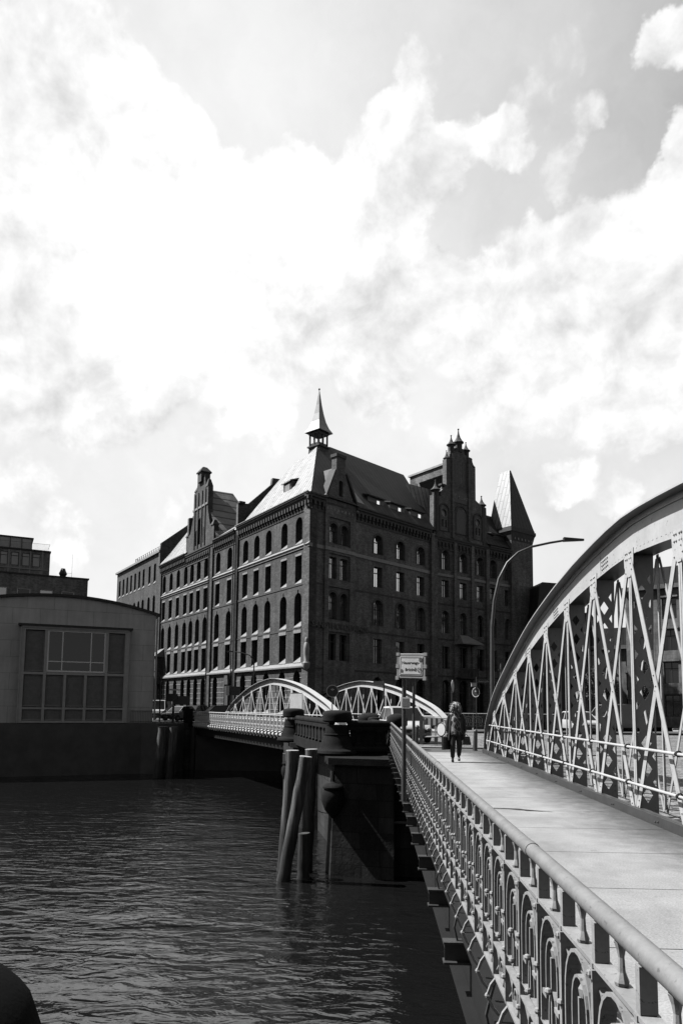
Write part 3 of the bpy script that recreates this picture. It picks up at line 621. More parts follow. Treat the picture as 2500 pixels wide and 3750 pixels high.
# ================================================================== TRUSS ARCHES
PROF = [(0, 0), (.007, .10), (.022, .205), (.045, .262), (.08, .33), (.12, .407), (.2, .506), (.294, .598), (.36, .665), (.44, .738), (.51, .795), (.58, .842), (.70, .908), (.815, .957), (.93, .989), (1, 1.0)]
def interp(tab, x):
    x = max(0, min(1, x))
    for (a, b_), (c, d) in zip(tab, tab[1:]):
        if x <= c: return b_ + (d - b_) * (x - a) / (c - a)
    return tab[-1][1]
_c = {}
def smooth_prof(x):
    s = 0; n = 0
    for k in (-2, -1, 0, 1, 2):
        xx = x + k * .012; s += interp(PROF, 2 - xx if xx > 1 else xx) if xx > 0 else 0; n += 1
    return s / n
def truss(t, L_, rise, nodes, y_from, mat, depth=.66, fw_=.46, near=True, paint_rails=True, steps=64, low_y=None):
    """local: Y along the bridge from 0 to L_, front face towards -X at x=0"""
    hl = L_ / 2
    def zt(y_):
        s = min(y_, L_ - y_) / hl; return (interp(PROF, s) if s < .07 else smooth_prof(s)) * rise
    top = []
    for i in range(steps + 1):
        f = i / steps; y_ = L_ * (.5 - .5 * math.cos(PI * f))
        if y_ < y_from: continue
        top.append(Vector((0, y_, zt(y_))))
    # offset curve to the arch's centre and inner edge
    def off(k):
        o = []
        for i, p in enumerate(top):
            a = top[max(i - 1, 0)]; b_ = top[min(i + 1, len(top) - 1)]; d = (b_ - a).normalized(); n_ = Vector((0, d.z, -d.y))
            if n_.z > 0: n_ = -n_
            q_ = p + n_ * k
            if q_.z < -.1: q_.z = -.1
            q_.y = min(max(q_.y, .02), L_ - .02) if True else q_.y
            o.append(q_)
        return o
    X = lambda pts, x: [Vector((x, p.y, p.z)) for p in pts]
    rib = MB()
    rib.sweep(X(off(.012), fw_ / 2), fw_, .024, (1, 0, 0))
    rib.sweep(X(off(depth - .012), fw_ / 2 + .01), fw_ - .10, .024, (1, 0, 0))
    rib.sweep(X(off(.075), fw_ / 2 - .045), .016, .10, (1, 0, 0))
    rib.sweep(X(off(depth - .075), fw_ / 2 - .045), .016, .10, (1, 0, 0))
    rib.sweep(X(off(depth / 2), fw_ / 2), .07, depth - .05, (1, 0, 0))
    # rivets and splice plates along the web
    if near:
        rv = rib; wx = fw_ / 2 - .036
        seg = []
        def along(path, step, x, r, off0=0.0):
            acc_ = off0
            for p, q_ in zip(path, path[1:]):
                l = (q_ - p).length
                while acc_ < l:
                    c = p.lerp(q_, acc_ / l); rv.ball((x, c.y, c.z), r, 5); acc_ += step
                acc_ -= l
        along(off(depth - .13), .16, wx - .012, .012)
        along(off(.10), .16, wx - .012, .012)
        zn = off(depth / 2)
        for k in range(6, len(top) - 2, 5):
            d = (zn[k + 1] - zn[k]).normalized(); n_ = Vector((0, d.z, -d.y))
            for a_ in range(-2, 3):
                for b__ in (-1, 0, 1):
                    c = zn[k] + d * a_ * .075 + n_ * (b__ * .07 + .06); rv.ball((wx + .0, c.y, c.z), .023, 5)
            rb = zn[k] + d * .24
            rv.bar((wx - .0, (rb + n_ * .28).y, (rb + n_ * .28).z), (wx, (rb - n_ * .28).y, (rb - n_ * .28).z), .012, .02, (0, 1, 0))
    rib.build('arch_rib', mat, t, smooth=False)
    def zin(y_):                                        # underside of the rib at y
        best = None; o = off(depth)
        for p, q_ in zip(o, o[1:]):
            if min(p.y, q_.y) - 1e-6 <= y_ <= max(p.y, q_.y) + 1e-6 and abs(q_.y - p.y) > 1e-6:
                z = p.z + (q_.z - p.z) * (y_ - p.y) / (q_.y - p.y); best = z if best is None else max(best, z)
        return best if best is not None else 0
    bc = MB(); bc.box(-.02, .0, y_from, L_, -.02, .12); bc.box(.0, fw_, y_from, L_, -.55, -.02); bc.box(-.02, .06, y_from, L_, .12, .132)
    bc.build('bottom_chord', mat if not near else 'galv', t)
    zs = [zin(n_) for n_ in nodes]
    for i, yn in enumerate(nodes):
        z = zs[i]
        if z < .25: continue
        pm_ = MB()
        if near:
            pm_.box(.012, .024, yn - .056, yn - .006, .1, z); pm_.box(.012, .024, yn + .006, yn + .056, .1, z); pm_.box(.024, .030, yn - .05, yn + .05, .1, z)
            pm_.box(fw_ - .03, fw_ - .018, yn - .04, yn + .04, .1, z)
        else: pm_.box(.0, .03, yn - .055, yn + .055, .0, z); pm_.box(fw_ - .04, fw_ - .01, yn - .05, yn + .05, 0, z)
        vp = pm_.build('vertical_post', mat, t)
        # laced plate standing across the truss behind each post
        if near:
            holes = []; zz = .30; k = 0
            while zz < z - .25:
                cx = .185
                if k % 2 == 0: holes.append([(cx - .075, zz), (cx, zz - .12), (cx + .075, zz), (cx, zz + .12)])
                else: holes.append([(.265, zz), (.315, zz - .08), (.315, zz + .08)]); holes.append([(.105, zz), (.055, zz + .08), (.055, zz - .08)])
                zz += .19; k += 1
            lp = MB().prism([(.03, .02), (.34, .02), (.33, z * .6), (.37, z), (.03, z)], yn - .006, yn + .006, holes)
            lp.build('lacing', mat, vp)
        # gusset at the head
        g = MB(); w_ = .21 if near else .2; hgt_ = min(.5, z * .3)
        g.prism([(-w_, .02), (w_, .02), (w_ * .9, -hgt_ * .45), (.06, -hgt_ * .8), (-.06, -hgt_ * .8), (-w_ * .9, -hgt_ * .45)], 0, .01)
        sl_ = (zin(min(yn + .1, L_)) - zin(max(yn - .1, 0))) / .2 if near else 0
        g.v = [(.0 + p[1] + .0, yn + p[0], z + .05 + p[2] + p[0] * sl_ * .6) for p in g.v]
        if near:
            for a_ in (-.11, -.05, .05, .11):
                for b__ in (-.03, -.12): g.ball((-.002, yn + a_, z + .05 + b__ + a_ * sl_ * .6), .019, 5)
        g.build('gusset', mat, t)
    for i in range(len(nodes) - 1):
        ya, yb_ = nodes[i], nodes[i + 1]
        for (p, q_) in (((ya, .06), (yb_, zs[i + 1] - .06)), ((ya, zs[i] - .06), (yb_, .06))):
            if max(p[1], q_[1]) < .5: continue
            sgn = 1 if q_[1] > p[1] else -1
            o1 = .055; pa = (p[0] + o1, p[1]); qa = (q_[0] - o1, q_[1])
            if not near:
                if sgn > 0: pa = (p[0] + (q_[0] - p[0]) * .25, p[1])
                else: qa = (q_[0] - (q_[0] - p[0]) * .25, q_[1])
            dg = MB(); wdt = .112 if near else .10; xo = -.002 if sgn > 0 else .014
            dg.bar((xo, pa[0], pa[1]), (xo, qa[0], qa[1]), wdt, .010, (1, 0, 0))
            dv = (Vector((0, qa[0], qa[1])) - Vector((0, pa[0], pa[1]))).normalized(); nn = Vector((0, dv.z, -dv.y)) * (wdt / 2 - .005)
            if nn.y < 0: nn = -nn
            A_ = Vector((xo + .028, pa[0], pa[1])) + nn; B_ = Vector((xo + .028, qa[0], qa[1])) + nn
            dg.bar(A_, B_, .010, .05, (1, 0, 0))
            if near:
                for f_ in (.03, .055, .48, .52, .95, .975):
                    c = Vector((xo - .006, pa[0], pa[1])).lerp(Vector((xo - .006, qa[0], qa[1])), f_); dg.ball(c, .016, 5)
            dg.build('diagonal', mat, t)
            if near:
                dr = MB(); dr.bar((fw_ - .02, pa[0], pa[1]), (fw_ - .02, qa[0], qa[1]), .055, .012, (1, 0, 0)); dr.build('rear_diagonal', mat, t)
    return zs
TX = 3.86
tr = thing('bridge_truss', 'large pale riveted steel arch truss with pipe rails beside the near footway', 'truss', (TX, -3.2, 0))
TL = 28.8
nd = [23.3 + 3.2 - 1.775 * k for k in range(13)]
nd = sorted([24.75 + 3.2] + nd)
truss(tr, TL, 4.60, nd, 5.0, 'paint')
for zz in (.49, 1.01):
    yend = 24.2 if zz < .6 else 23.6
    MB().tube([(-.10, y_ + 3.2, zz) for y_ in (1.0, 8, 16, yend)], .021, 10).build('pipe_rail', 'paint', tr, smooth=True)
    for yn in nd:
        if yn - 3.2 < yend and yn > 4:
            k = MB(); k.tube([(0.01, yn, zz - .03), (-.03, yn + .03, zz + .0), (-.06, yn + .03, zz + .035), (-.10, yn + .02, zz + .03), (-.125, yn + .01, zz), (-.10, yn, zz - .028), (-.07, yn, zz - .03)], .010, 6)
            k.tube([(-.10, yn - .03, zz), (-.10, yn + .04, zz)], .028, 10); k.build('rail_bracket', 'steel_dark', tr)
kb = MB(); kb.box(-.055, -.045, .2, 28.6, .0, .115); kb.box(-.055, -.02, .2, 28.6, .115, .127)
y = 6.0
while y < 28: kb.ball((-.058, y, .06), .016, 6); kb.ball((-.058, y + .09, .05), .014, 6); y += 1.775
kb.build('kerb_angle', 'galv', tr)
bs = MB(); bs.box(-.03, .5, 28.15, 28.85, -.02, .12); bs.build('bearing_shoe', 'steel_dark', tr)

# ================================================================== THE WAREHOUSE
WC = Vector((-6.084, 64.451, 0))
bL = Vector((-.58405, .81172, 0)); nL = Vector((.81172, .58405, 0))
aR = Vector((.65890, .75223, 0)); nR = Vector((-.75223, .65890, 0))
WB = WC + aR * 19.0
aB = Vector((.76610, .64272, 0)); nB = Vector((-.64272, .76610, 0))
FL = frame((0, 0, 0), (-bL.x, -bL.y))                  # left facade: local x = -u, y inward
FR = frame((0, 0, 0), aR)
FB = frame(tuple(aR * 19.0), aB)
wh = thing('brick_warehouse', 'huge dark brick warehouse with stepped gables and a spired lantern above its sharp corner', 'warehouse', WC)
_wm = {}
def window_mesh(w, h, kind, style):
    k = (round(w, 2), round(h, 2), kind, style)
    if k in _wm: return _wm[k]
    out = arch_poly(0, 0, h, w) if kind == 'arch' else rect(0, 0, h, w)
    t_ = .06; zt = h * (.70 if kind == 'rect' else .62); iw = w - 2 * t_
    holes = []
    cols = [(-iw / 4 - .012, iw / 2 - .05), (iw / 4 + .012, iw / 2 - .05)]
    for cx, cw in cols:
        holes.append(rect(cx, t_, zt - .04, cw))
    if kind == 'rect':
        for cx, cw in cols: holes.append(rect(cx, zt + .04, h - t_, cw))
    else:
        r = iw / 2; zc = h - w / 2
        for s_ in (-1, 1):
            pts = [(s_ * .035, zt + .04), (s_ * r, zt + .04)]
            for i in range(6):
                a = (PI / 2 - .12) * i / 5; pts.append((s_ * r * math.cos(a), zc + r * math.sin(a)))
            pts.append((s_ * .035, zc + r * .985)); holes.append(pts if s_ > 0 else pts[::-1])
    f = MB().prism(out, -.035, .035, holes).mesh('window')
    p = MB().prism(out, .012, .022).mesh('pane')
    f.materials.append(M['frame_dark'])
    p.materials.append(M[{'bright': 'glass_sky', 'soft': 'glass_soft', 'dark': 'glass_dark'}[style]])
    _wm[k] = (f, p); return _wm[k]
def put_window(par, F, cx, z0, w, h, kind, style, v=.33, name=None):
    f, p = window_mesh(w, h, kind, style)
    o = link(name or ('arched_window' if kind == 'arch' else 'window'), f, par, F @ T(cx, v, z0))
    link('pane', p, o); return o
def sloped_sill(par, F, cx, z0, w, drop, v):
    s = MB(); x0, x1 = cx - w / 2 + .01, cx + w / 2 - .01
    s.add([(x0, -.05, z0 - .02), (x1, -.05, z0 - .02), (x0, v, z0 + drop), (x1, v, z0 + drop), (x0, -.05, z0 - .12), (x1, -.05, z0 - .12), (x0, v, z0 - .12), (x1, v, z0 - .12)],
          [(0, 1, 3, 2), (4, 6, 7, 5), (0, 4, 5, 1), (0, 2, 6, 4), (1, 5, 7, 3), (2, 3, 7, 6)])
    n = max(3, int(w / .13))
    s.build('sill', 'sill', par, F)
def facade(par, F, x0, x1, z0, z1, cols, rows, mat, th=.7, v=.33, sills=True, extra=None):
    """cols: (x, scale) list; rows: (z0, z1, kind, w, style, key)"""
    holes = []; wins = []
    for cx in cols:
        for (a, b_, kind, w, style, key) in rows:
            if extra and not extra(cx, a): continue
            ww = w * (cx[1] if isinstance(cx, tuple) else 1); c = cx[0] if isinstance(cx, tuple) else cx
            holes.append(arch_poly(c, a, b_, ww, key=key) if kind == 'arch' else rect(c, a, b_, ww)); wins.append((c, a, b_, ww, kind, style))
    MB().prism([(x0, z0), (x1, z0), (x1, z1), (x0, z1)], 0, th, holes).build('wall', mat, par, F)
    for c, a, b_, ww, kind, style in wins:
        st = style() if callable(style) else style
        put_window(par, F, c, a, ww + .04, b_ - a + .02, kind, st, v)
        if sills: sloped_sill(par, F, c, a, ww, .58 if a > 2 else .4, v - .04)
    return wins
# ---- left (street) facade
UL = [2.0, 4.9, 8.27, 11.0, 13.7, 17.86, 21.15, 24.8, 27.2, 29.45, 31.65, 34.4, 37.15, 39.9]
rowsL = [(.9, 4.87, 'arch', 1.32, 'dark', .08), (5.68, 8.38, 'rect', 1.36, 'dark', 0), (9.05, 12.25, 'arch', 1.34, 'dark', .11),
         (13.15, 15.78, 'rect', 1.24, 'dark', 0), (17.0, 19.55, 'arch', 1.28, lambda: 'soft', 0)]
facade(wh, FL, -41.4, -.0, -4.4, 21.2, [-u for u in UL], rowsL, 'brick_sun', .8, .58)
def trim(F, x0, x1, z0, z1, out, name, mat, par=wh, y1=.0):
    return MB().box(x0, x1, -out, y1 + .002 if y1 else -.003, z0, z1).build(name, mat, par, F)
for a, b_ in ((-15.4, .10), (-41.4, -16.05)):
    trim(FL, a, b_, 16.38, 16.60, .09, 'string_course', 'band'); 
    s = MB(); s.add([(a, -.20, 16.62), (b_, -.20, 16.62), (a, -.003, 16.86), (b_, -.003, 16.86), (a, -.003, 16.60), (b_, -.003, 16.60)], [(0, 1, 3, 2), (0, 4, 5, 1), (0, 2, 4), (1, 5, 3)]); s.build('weathering', 'sill', wh, FL)
    s = MB(); s.add([(a, -.26, 5.30), (b_, -.26, 5.30), (a, -.003, 5.62), (b_, -.003, 5.62), (a, -.003, 5.1), (b_, -.003, 5.1), (a, -.26, 5.16), (b_, -.26, 5.16)], [(0, 1, 3, 2), (0, 6, 7, 1), (6, 4, 5, 7), (0, 2, 4, 6), (1, 7, 5, 3)]); s.build('weathering', 'sill', wh, FL)
    trim(FL, a, b_, 12.92, 13.12, .05, 'patterned_band', 'cornice'); trim(FL, a, b_, 8.75, 8.85, .04, 'string_course', 'cornice')
for u in UL:
    trim(FL, -u - .74, -u + .74, 8.43, 8.73, .05, 'lintel', 'band')
    trim(FL, -u - .62, -u + .62, 15.80, 16.0, .03, 'lintel', 'band')
def cornice(F, x0, x1, zb, name='cornice', par=wh, z1=21.42, out=.5, end=0):
    c = MB(); c.box(x0, x1, -out * .45, -.003, z1 - .62, z1 - .36); c.box(x0, x1, -out * .75, .3, z1 - .36, z1 - .14); c.box(x0, x1, -out, .4, z1 - .14, z1)
    n = int((x1 - x0) / .55)
    for i in range(n):
        x = x0 + (i + .5) * (x1 - x0) / n
        c.box(x - .12, x + .12, -out * .62, -.003, z1 - 1.02, z1 - .62); c.box(x - .08, x + .08, -out * .34, -.003, z1 - 1.28, z1 - 1.02)
    c.box(x0, x1, -.06, -.003, z1 - 1.5, z1 - 1.36)
    return c.build(name, 'cornice', par, F)
cornice(FL, -15.4, .45, 20.2); cornice(FL, -22.2, -16.1, 20.2, z1=21.2); cornice(FL, -41.4, -31.4, 20.2, z1=21.2)
cornice(FL, -31.3, -22.3, 20.2, z1=20.95, out=.35)
gt = MB(); gt.tube([(-15.5, -.5, 21.46), (.4, -.5, 21.46)], .07, 6); gt.build('gutter', 'band', wh, FL)
for u, w in ((15.72, .30), (22.9, .42), (41.15, .30)):
    MB().box(-u - w, -u + w, -.20, -.003, -.1, 20.9).build('pilaster', 'brick_sun', wh, FL)
for u in (15.72, 23.3, 16.2): MB().tube([(-u, -.30, .3), (-u, -.30, 20.6)], .06, 6).build('downpipe', 'finial', wh, FL)
pl = MB(); pl.box(-41.4, .3, -.14, -.003, -.1, .8); pl.build('plinth', 'stone_smooth', wh, FL)
def clad(x0, x1): 
    g = MB()
    for z in (1.2, 1.8, 2.4, 3.0, 3.6, 4.2): g.box(x0, x1, -.03, -.003, z, z + .07)
    g.box((x0 + x1) / 2 - .02, (x0 + x1) / 2 + .02, -.012, -.003, 1.2, 4.2)
    return g
us = [-u for u in UL]
edges = [-41.4] + sorted(us) + [0]
for i in range(len(edges) - 1):
    a = edges[i] + (.62 if i else 0); b_ = edges[i + 1] - (.62 if i + 1 < len(edges) - 1 else 0)
    if b_ - a > .3: clad(a, b_).build('stone_courses', 'band', wh, FL)
# entrance surround and small canopy at the far end of the street facade
e = MB(); e.box(-17.1, -16.3, -.55, -.003, .4, 3.9); e.prism([(-17.25, 3.9), (-16.15, 3.9), (-16.3, 4.9), (-17.1, 4.9)], -.65, -.003); e.build('entrance_surround', 'brick_sun', wh, FL)
e = MB(); e.add([(-41.3, -1.3, 8.2), (-39.0, -1.3, 8.2), (-41.3, -.01, 9.3), (-39.0, -.01, 9.3), (-41.3, -.01, 8.1), (-39.0, -.01, 8.1)], [(0, 1, 3, 2), (0, 4, 5, 1), (0, 2, 4), (1, 5, 3)]); e.build('oriel_roof', 'spire', wh, FL)
MB().box(-41.1, -39.2, -1.1, -.01, 4.4, 8.1).build('oriel', 'brick_sun', wh, FL)

# ---- right (canal) facade, first stretch and the gable bay at the corner
UR = [(3.15, .78), (4.65, .78), 9.7, 13.3, 16.8]
def stR(): return random.choice(['bright', 'bright', 'soft'])
def stD(): return random.choice(['soft', 'dark', 'bright'])
rowsR = [(1.0, 4.6, 'arch', 1.45, 'dark', 0), (5.95, 8.45, 'rect', 1.3, stD, 0), (9.85, 12.45, 'arch', 1.3, stR, 0), (13.75, 15.85, 'rect', 1.25, 'bright', 0), (17.2, 19.15, 'arch', 1.3, 'bright', 0)]
facade(wh, FR, 0.0, 19.0, -4.6, 21.2, UR, rowsR, 'brick_dark', .8, .36, sills=False)
for u, s_ in [(3.15, .78), (4.65, .78), (9.7, 1), (13.3, 1), (16.8, 1)]:
    for z0, z1, w in ((17.2, 19.15, 1.3), (9.85, 12.45, 1.3)):
        o = [p for p in arch_poly(u, z0 + .0, z1 + .22, w * s_ + .42)]; i_ = arch_poly(u, z0 - .0, z1 + .0, w * s_ + .03)
        MB().prism(o, -.05, -.003, [[(p[0], max(p[1], z0 + .001)) for p in i_]]).build('arch_moulding', 'cornice', wh, FR)
for a, b_ in ((1.9, 6.1),): 
    MB().prism([(a, -1.0), (b_, -1.0), (b_, 21.0), (a, 21.0)], -.16, -.003, [arch_poly(u, z0 - .1, z1 + .3, 1.3) if k == 'arch' else rect(u, z0 - .1, z1 + .15, 1.25) for u in (3.15, 4.65) for z0, z1, k in ((17.2, 19.15, 'a'), (13.75, 15.85, 'a'), (9.85, 12.45, 'a'), (5.95, 8.45, 'a'))] if False else [rect(3.9, z0 - .12, z1 + .35, 2.9) for z0, z1 in ((5.95, 8.3), (9.85, 12.6), (13.75, 15.8), (17.2, 19.3))]).build('gable_bay', 'brick_dark', wh, FR)
trim(FR, -.1, 1.88, 16.38, 16.72, .08, 'string_course', 'band'); trim(FR, 1.88, 6.12, 16.38, 16.72, .24, 'string_course', 'band'); trim(FR, 6.12, 18.4, 16.38, 16.72, .08, 'string_course', 'band')
for z in (5.05, 9.0, 13.0): trim(FR, -.05, 18.4, z, z + .12, .06, 'string_course', 'cornice')
cornice(FR, -.45, 1.85, 20.2); cornice(FR, 6.2, 18.4, 20.2)
d = MB()
for i in range(8):
    x = 2.15 + i * .50; d.prism([(x, 20.28), (x + .10, 20.46), (x, 20.64), (x - .10, 20.46)], -.17, -.162)
d.build('diamond_frieze', 'sill', wh, FR)
for x in (2.15, 6.02): MB().lathe([(.01, -.18), (.17, 0), (.01, .18)], (x if x > 3 else 1.6, -.45, 21.5 if x < 3 else 20.75), 8).build('stone_ball', 'band', wh, FR)
# corner gable with chimney
gb = MB().prism([(1.9, 20.75), (6.1, 20.95), (6.15, 21.4), (5.75, 21.5), (4.55, 24.3), (4.5, 25.95), (3.3, 25.95), (3.28, 24.3), (2.15, 21.6), (1.85, 21.4)], -.16, .5, [arch_poly(3.95, 21.9, 23.5, .55)])
gb.build('gable', 'brick_dark', wh, FR)
MB().prism([(4.6, 24.25), (6.25, 21.35), (6.45, 21.35), (4.75, 24.45)], -.30, .6).build('gable_coping', 'cornice', wh, FR)
MB().prism([(3.2, 24.25), (1.95, 21.5), (1.75, 21.5), (3.05, 24.45)], -.30, .6).build('gable_coping', 'cornice', wh, FR)
MB().box(3.2, 4.6, -.25, .6, 25.8, 26.1).build('chimney_cap', 'cornice', wh, FR)
put_window(wh, FR, 3.95, 21.9, .57, 1.6, 'arch', 'soft', .15)
# gable roof wings behind the little gable
gw = MB(); gw.add([(2.0, .0, 21.5), (3.9, .0, 25.0), (3.9, 3.2, 25.0), (5.9, .0, 21.5), (2.0, 1.0, 21.5), (5.9, 1.0, 21.5), (6.9, .0, 21.3), (6.2, 0.4, 21.6), (4.3, 3.0, 25.0)], [(0, 4, 2, 1), (3, 1, 2, 5)]); gw.build('gable_roof', 'roof_dark', wh, FR)
# flashing right of the corner gable, its sky reflection put in as pale colour
fl = MB(); fl.add([(4.7, .45, 24.2), (5.9, -.05, 21.5), (8.2, -.10, 21.45), (7.0, .6, 22.5)], [(0, 1, 2, 3)]); fl.build('flashing', 'blind', wh, FR)
# corner statue niche and inscription
s = MB(); s.lathe([(.01, 4.9), (.30, 5.2), (.34, 5.6), (.20, 5.8), (.24, 6.4), (.28, 6.9), (.20, 7.4), (.12, 7.5), (.15, 7.7), (.11, 7.9), (.01, 8.0)], (0, 0, 0), 10); s.build('corner_figure', 'band', wh, Matrix.Translation((-.1, -.35, -.1)), smooth=True)
tm = textmesh('SANDTHORQUAIHOF', .78, .03, spacing=1.02, bold=.02); tm.materials.append(M['finial'])
link('lettering', tm, wh, FR @ Matrix.Translation((4.15, -.20, 9.15)) @ UPRIGHT)

# ---- second stretch with the great gable and the corner tower
UB = [2.0, 4.9, 7.8, 10.1, 12.8]
rowsB = [(1.0, 4.7, 'arch', 1.5, 'dark', 0), (5.95, 8.45, 'rect', 1.25, 'dark', 0), (9.95, 12.5, 'arch', 1.15, stD, 0), (14.05, 16.2 - .2, 'rect', 1.12, stR, 0), (17.2, 19.4, 'arch', 1.15, stR, 0)]
facade(wh, FB, 0.02, 14.5, -4.6, 21.0, UB, rowsB, 'brick_dark', .8, .36, sills=False)
trim(FB, .02, 17.6, 16.4, 16.7, .10, 'string_course', 'band')
for z in (5.05, 9.2, 13.2): trim(FB, .02, 14.5, z, z + .12, .07, 'string_course', 'cornice')
for u, w in ((.25, .28), (3.45, .22), (6.35, .22), (9.0, .28)):
    MB().box(u - w, u + w, -.22, -.003, -1, 21.0).build('pilaster', 'brick_dark', wh, FB)
MB().box(-.55, -.05, -.28, -.003, -3, 21.0).build('pilaster', 'brick_dark', wh, FR @ T(19.0, 0, 0))
for u in (2.0, 4.9, 7.8, 10.1, 12.8):
    MB().prism(arch_poly(u, 17.2, 19.75, 1.62), -.06, -.003, [arch_poly(u, 17.21, 19.42, 1.18)]).build('arch_moulding', 'cornice', wh, FB)
cornice(FB, 9.2, 13.3, 20.2, z1=21.0); cornice(FB, .1, 9.1, 20.2, z1=20.9, out=.3)
d = MB()
for u0 in (1.2, 4.2, 7.2):
    for i in range(5): x = u0 + i * .36; d.prism([(x, 20.22), (x + .09, 20.38), (x, 20.54), (x - .09, 20.38)], -.012, -.004)
d.build('diamond_frieze', 'sill', wh, FB)
for u in (3.4, 6.3): MB().prism([(u + .26 * math.cos(i * PI / 8), 19.75 + .33 * math.sin(i * PI / 8)) for i in range(16)], -.05, -.004).build('roundel', 'blind', wh, FB)
# canopy over the loading door
e = MB(); e.add([(3.2, -1.5, 8.9), (6.6, -1.5, 8.9), (4.3, -.01, 9.9), (5.6, -.01, 9.9), (3.2, -1.5, 8.75), (6.6, -1.5, 8.75), (3.2, -.01, 8.75), (6.6, -.01, 8.75)], [(0, 1, 3, 2), (4, 6, 7, 5), (0, 4, 5, 1), (0, 2, 6, 4), (1, 5, 7, 3)]); e.build('canopy', 'band', wh, FB)
e = MB(); e.box(3.4, 6.4, -1.0, -.01, 4.9, 5.05)
for i in range(13): e.box(3.45 + i * .235, 3.52 + i * .235, -.95, -.88, 5.05, 5.9)
e.box(3.4, 6.4, -1.0, -.84, 5.9, 6.05); e.build('balcony', 'cornice', wh, FB)
# great stepped gable
gpoly = [(.02, 20.9), (9.0, 20.9), (8.85, 25.6), (7.9, 25.75), (7.0, 26.2), (7.0, 30.1), (6.5, 30.2), (6.4, 31.2), (5.1, 31.35), (5.05, 32.0), (3.85, 32.0), (3.8, 31.45), (2.75, 31.3), (2.65, 30.35), (2.1, 30.2), (2.1, 27.2), (1.2, 26.2), (1.2, 25.6), (.05, 25.6)]
gh = [[(1.7 + .40 * math.cos(i * PI / 6), 23.75 + .42 * math.sin(i * PI / 6)) for i in range(12)], [(7.35 + .38 * math.cos(i * PI / 6), 23.55 + .42 * math.sin(i * PI / 6)) for i in range(12)],
      arch_poly(1.45, 22.1, 23.0, .22), arch_poly(1.98, 22.1, 23.0, .22), arch_poly(7.1, 22.0, 22.9, .22), arch_poly(7.6, 22.0, 22.9, .22)]
MB().prism(gpoly, -.12, .5, gh).build('great_gable', 'brick_dark', wh, FB)
for cx, z0, z1, w in ((4.45, 21.6, 24.9, 1.9), (1.7, 21.6, 24.7, 1.3), (7.35, 21.4, 24.5, 1.3)):
    MB().prism(arch_poly(cx, z0, z1 + .2, w + .4), -.22, -.123, [arch_poly(cx, z0 + .01, z1, w)]).build('arch_moulding', 'cornice', wh, FB)
MB().prism(arch_poly(4.45, 21.7, 24.6, 1.5), -.15, -.123).build('painted_niche', 'sticker', wh, FB)
for cx, cz in ((1.7, 23.75), (7.35, 23.55)): MB().prism([(cx + .38 * math.cos(i * PI / 6), cz + .40 * math.sin(i * PI / 6)) for i in range(12)], .12, .16).build('round_pane', 'blind', wh, FB)
for cx in (1.45, 1.98, 7.1, 7.6): MB().prism(rect(cx, 22.1 if cx < 3 else 22.0, 23.0 if cx < 3 else 22.9, .2), .12, .15).build('slit_pane', 'blind', wh, FB)
for cx in (2.75, 6.25, 3.0 + .0, 6.0): pass
for u, w in ((3.05, .16), (5.75, .16)): MB().box(u - w, u + w, -.30, -.123, 21.0, 31.0).build('gable_rib', 'brick_dark', wh, FB)
for cx in (3.6, 4.1, 4.9, 5.3): MB().prism(arch_poly(cx, 27.6, 30.4, .32), -.135, -.123).build('blind_lancet', 'finial', wh, FB)
MB().prism([(3.3, 25.3), (5.55, 25.3), (5.55, 26.5), (4.45, 26.9), (3.3, 26.5)], -.20, -.123).build('name_panel', 'finial', wh, FB)
tm = textmesh('Erbauet', .75, .02); tm.materials.append(M['band'])
link('lettering', tm, wh, FB @ Matrix.Translation((4.43, -.21, 26.0)) @ UPRIGHT)
def pinnacle(F, u, z0, zc, zt, r=.45, y0=.2, n=8, par=wh):
    mb = MB().lathe([(r, z0), (r, zc - .15), (r * 1.12, zc - .1), (r * 1.12, zc)], (u, y0, 0), n, PI / 8)
    h = zt - zc
    mb.lathe([(r * 1.45, zc), (r * 1.42, zc + .04), (r * .95, zc + h * .16), (r * .55, zc + h * .36), (r * .25, zc + h * .62), (r * .12, zc + h * .88), (r * .10, zc + h * .90)], (u, y0, 0), n, PI / 8)
    mb.ball((u, y0, zc + h * .95), r * .25, 6)
    return mb.build('pinnacle', 'cornice', par, F)
for u, z0, zc, zt, r in ((.62, 20.9, 26.25, 27.45, .42), (3.2, 31.0, 32.15, 33.35, .40), (4.42, 31.5, 32.7, 34.45, .46), (5.68, 31.0, 32.0, 33.1, .38), (8.35, 20.9, 25.85, 27.05, .42), (2.42, 28.5, 30.35, 31.35, .30), (6.72, 28.5, 30.2, 31.3, .30)):
    pinnacle(FB, u, z0, zc, zt, r, .18)
MB().box(1.3, 2.2, -.1, .4, 26.95, 27.15).build('gable_coping', 'cornice', wh, FB)
# flat roofed block behind the gable
bk = MB(); bk.box(8.2, 12.6, 6.0, 12.6, 20, 32.5); bk.build('rear_block', 'brick_dark', wh, FB)
MB().box(8.0, 12.8, 5.8, 12.8, 32.5, 32.75).build('rear_block_roof', 'roof_metal', wh, FB)
bl = MB()
for i in range(5): bl.add(*(lambda q: (q.v, q.f))(MB().prism(arch_poly(0, 0, 1.6, .7), -.05, 0).xf(Matrix.Translation((8.2 - .0, 6.9 + i * 1.15, 29.8)) @ Matrix.Rotation(-PI / 2, 4, 'Z'))))
bl.build('blind_arcade', 'cornice', wh, FB)

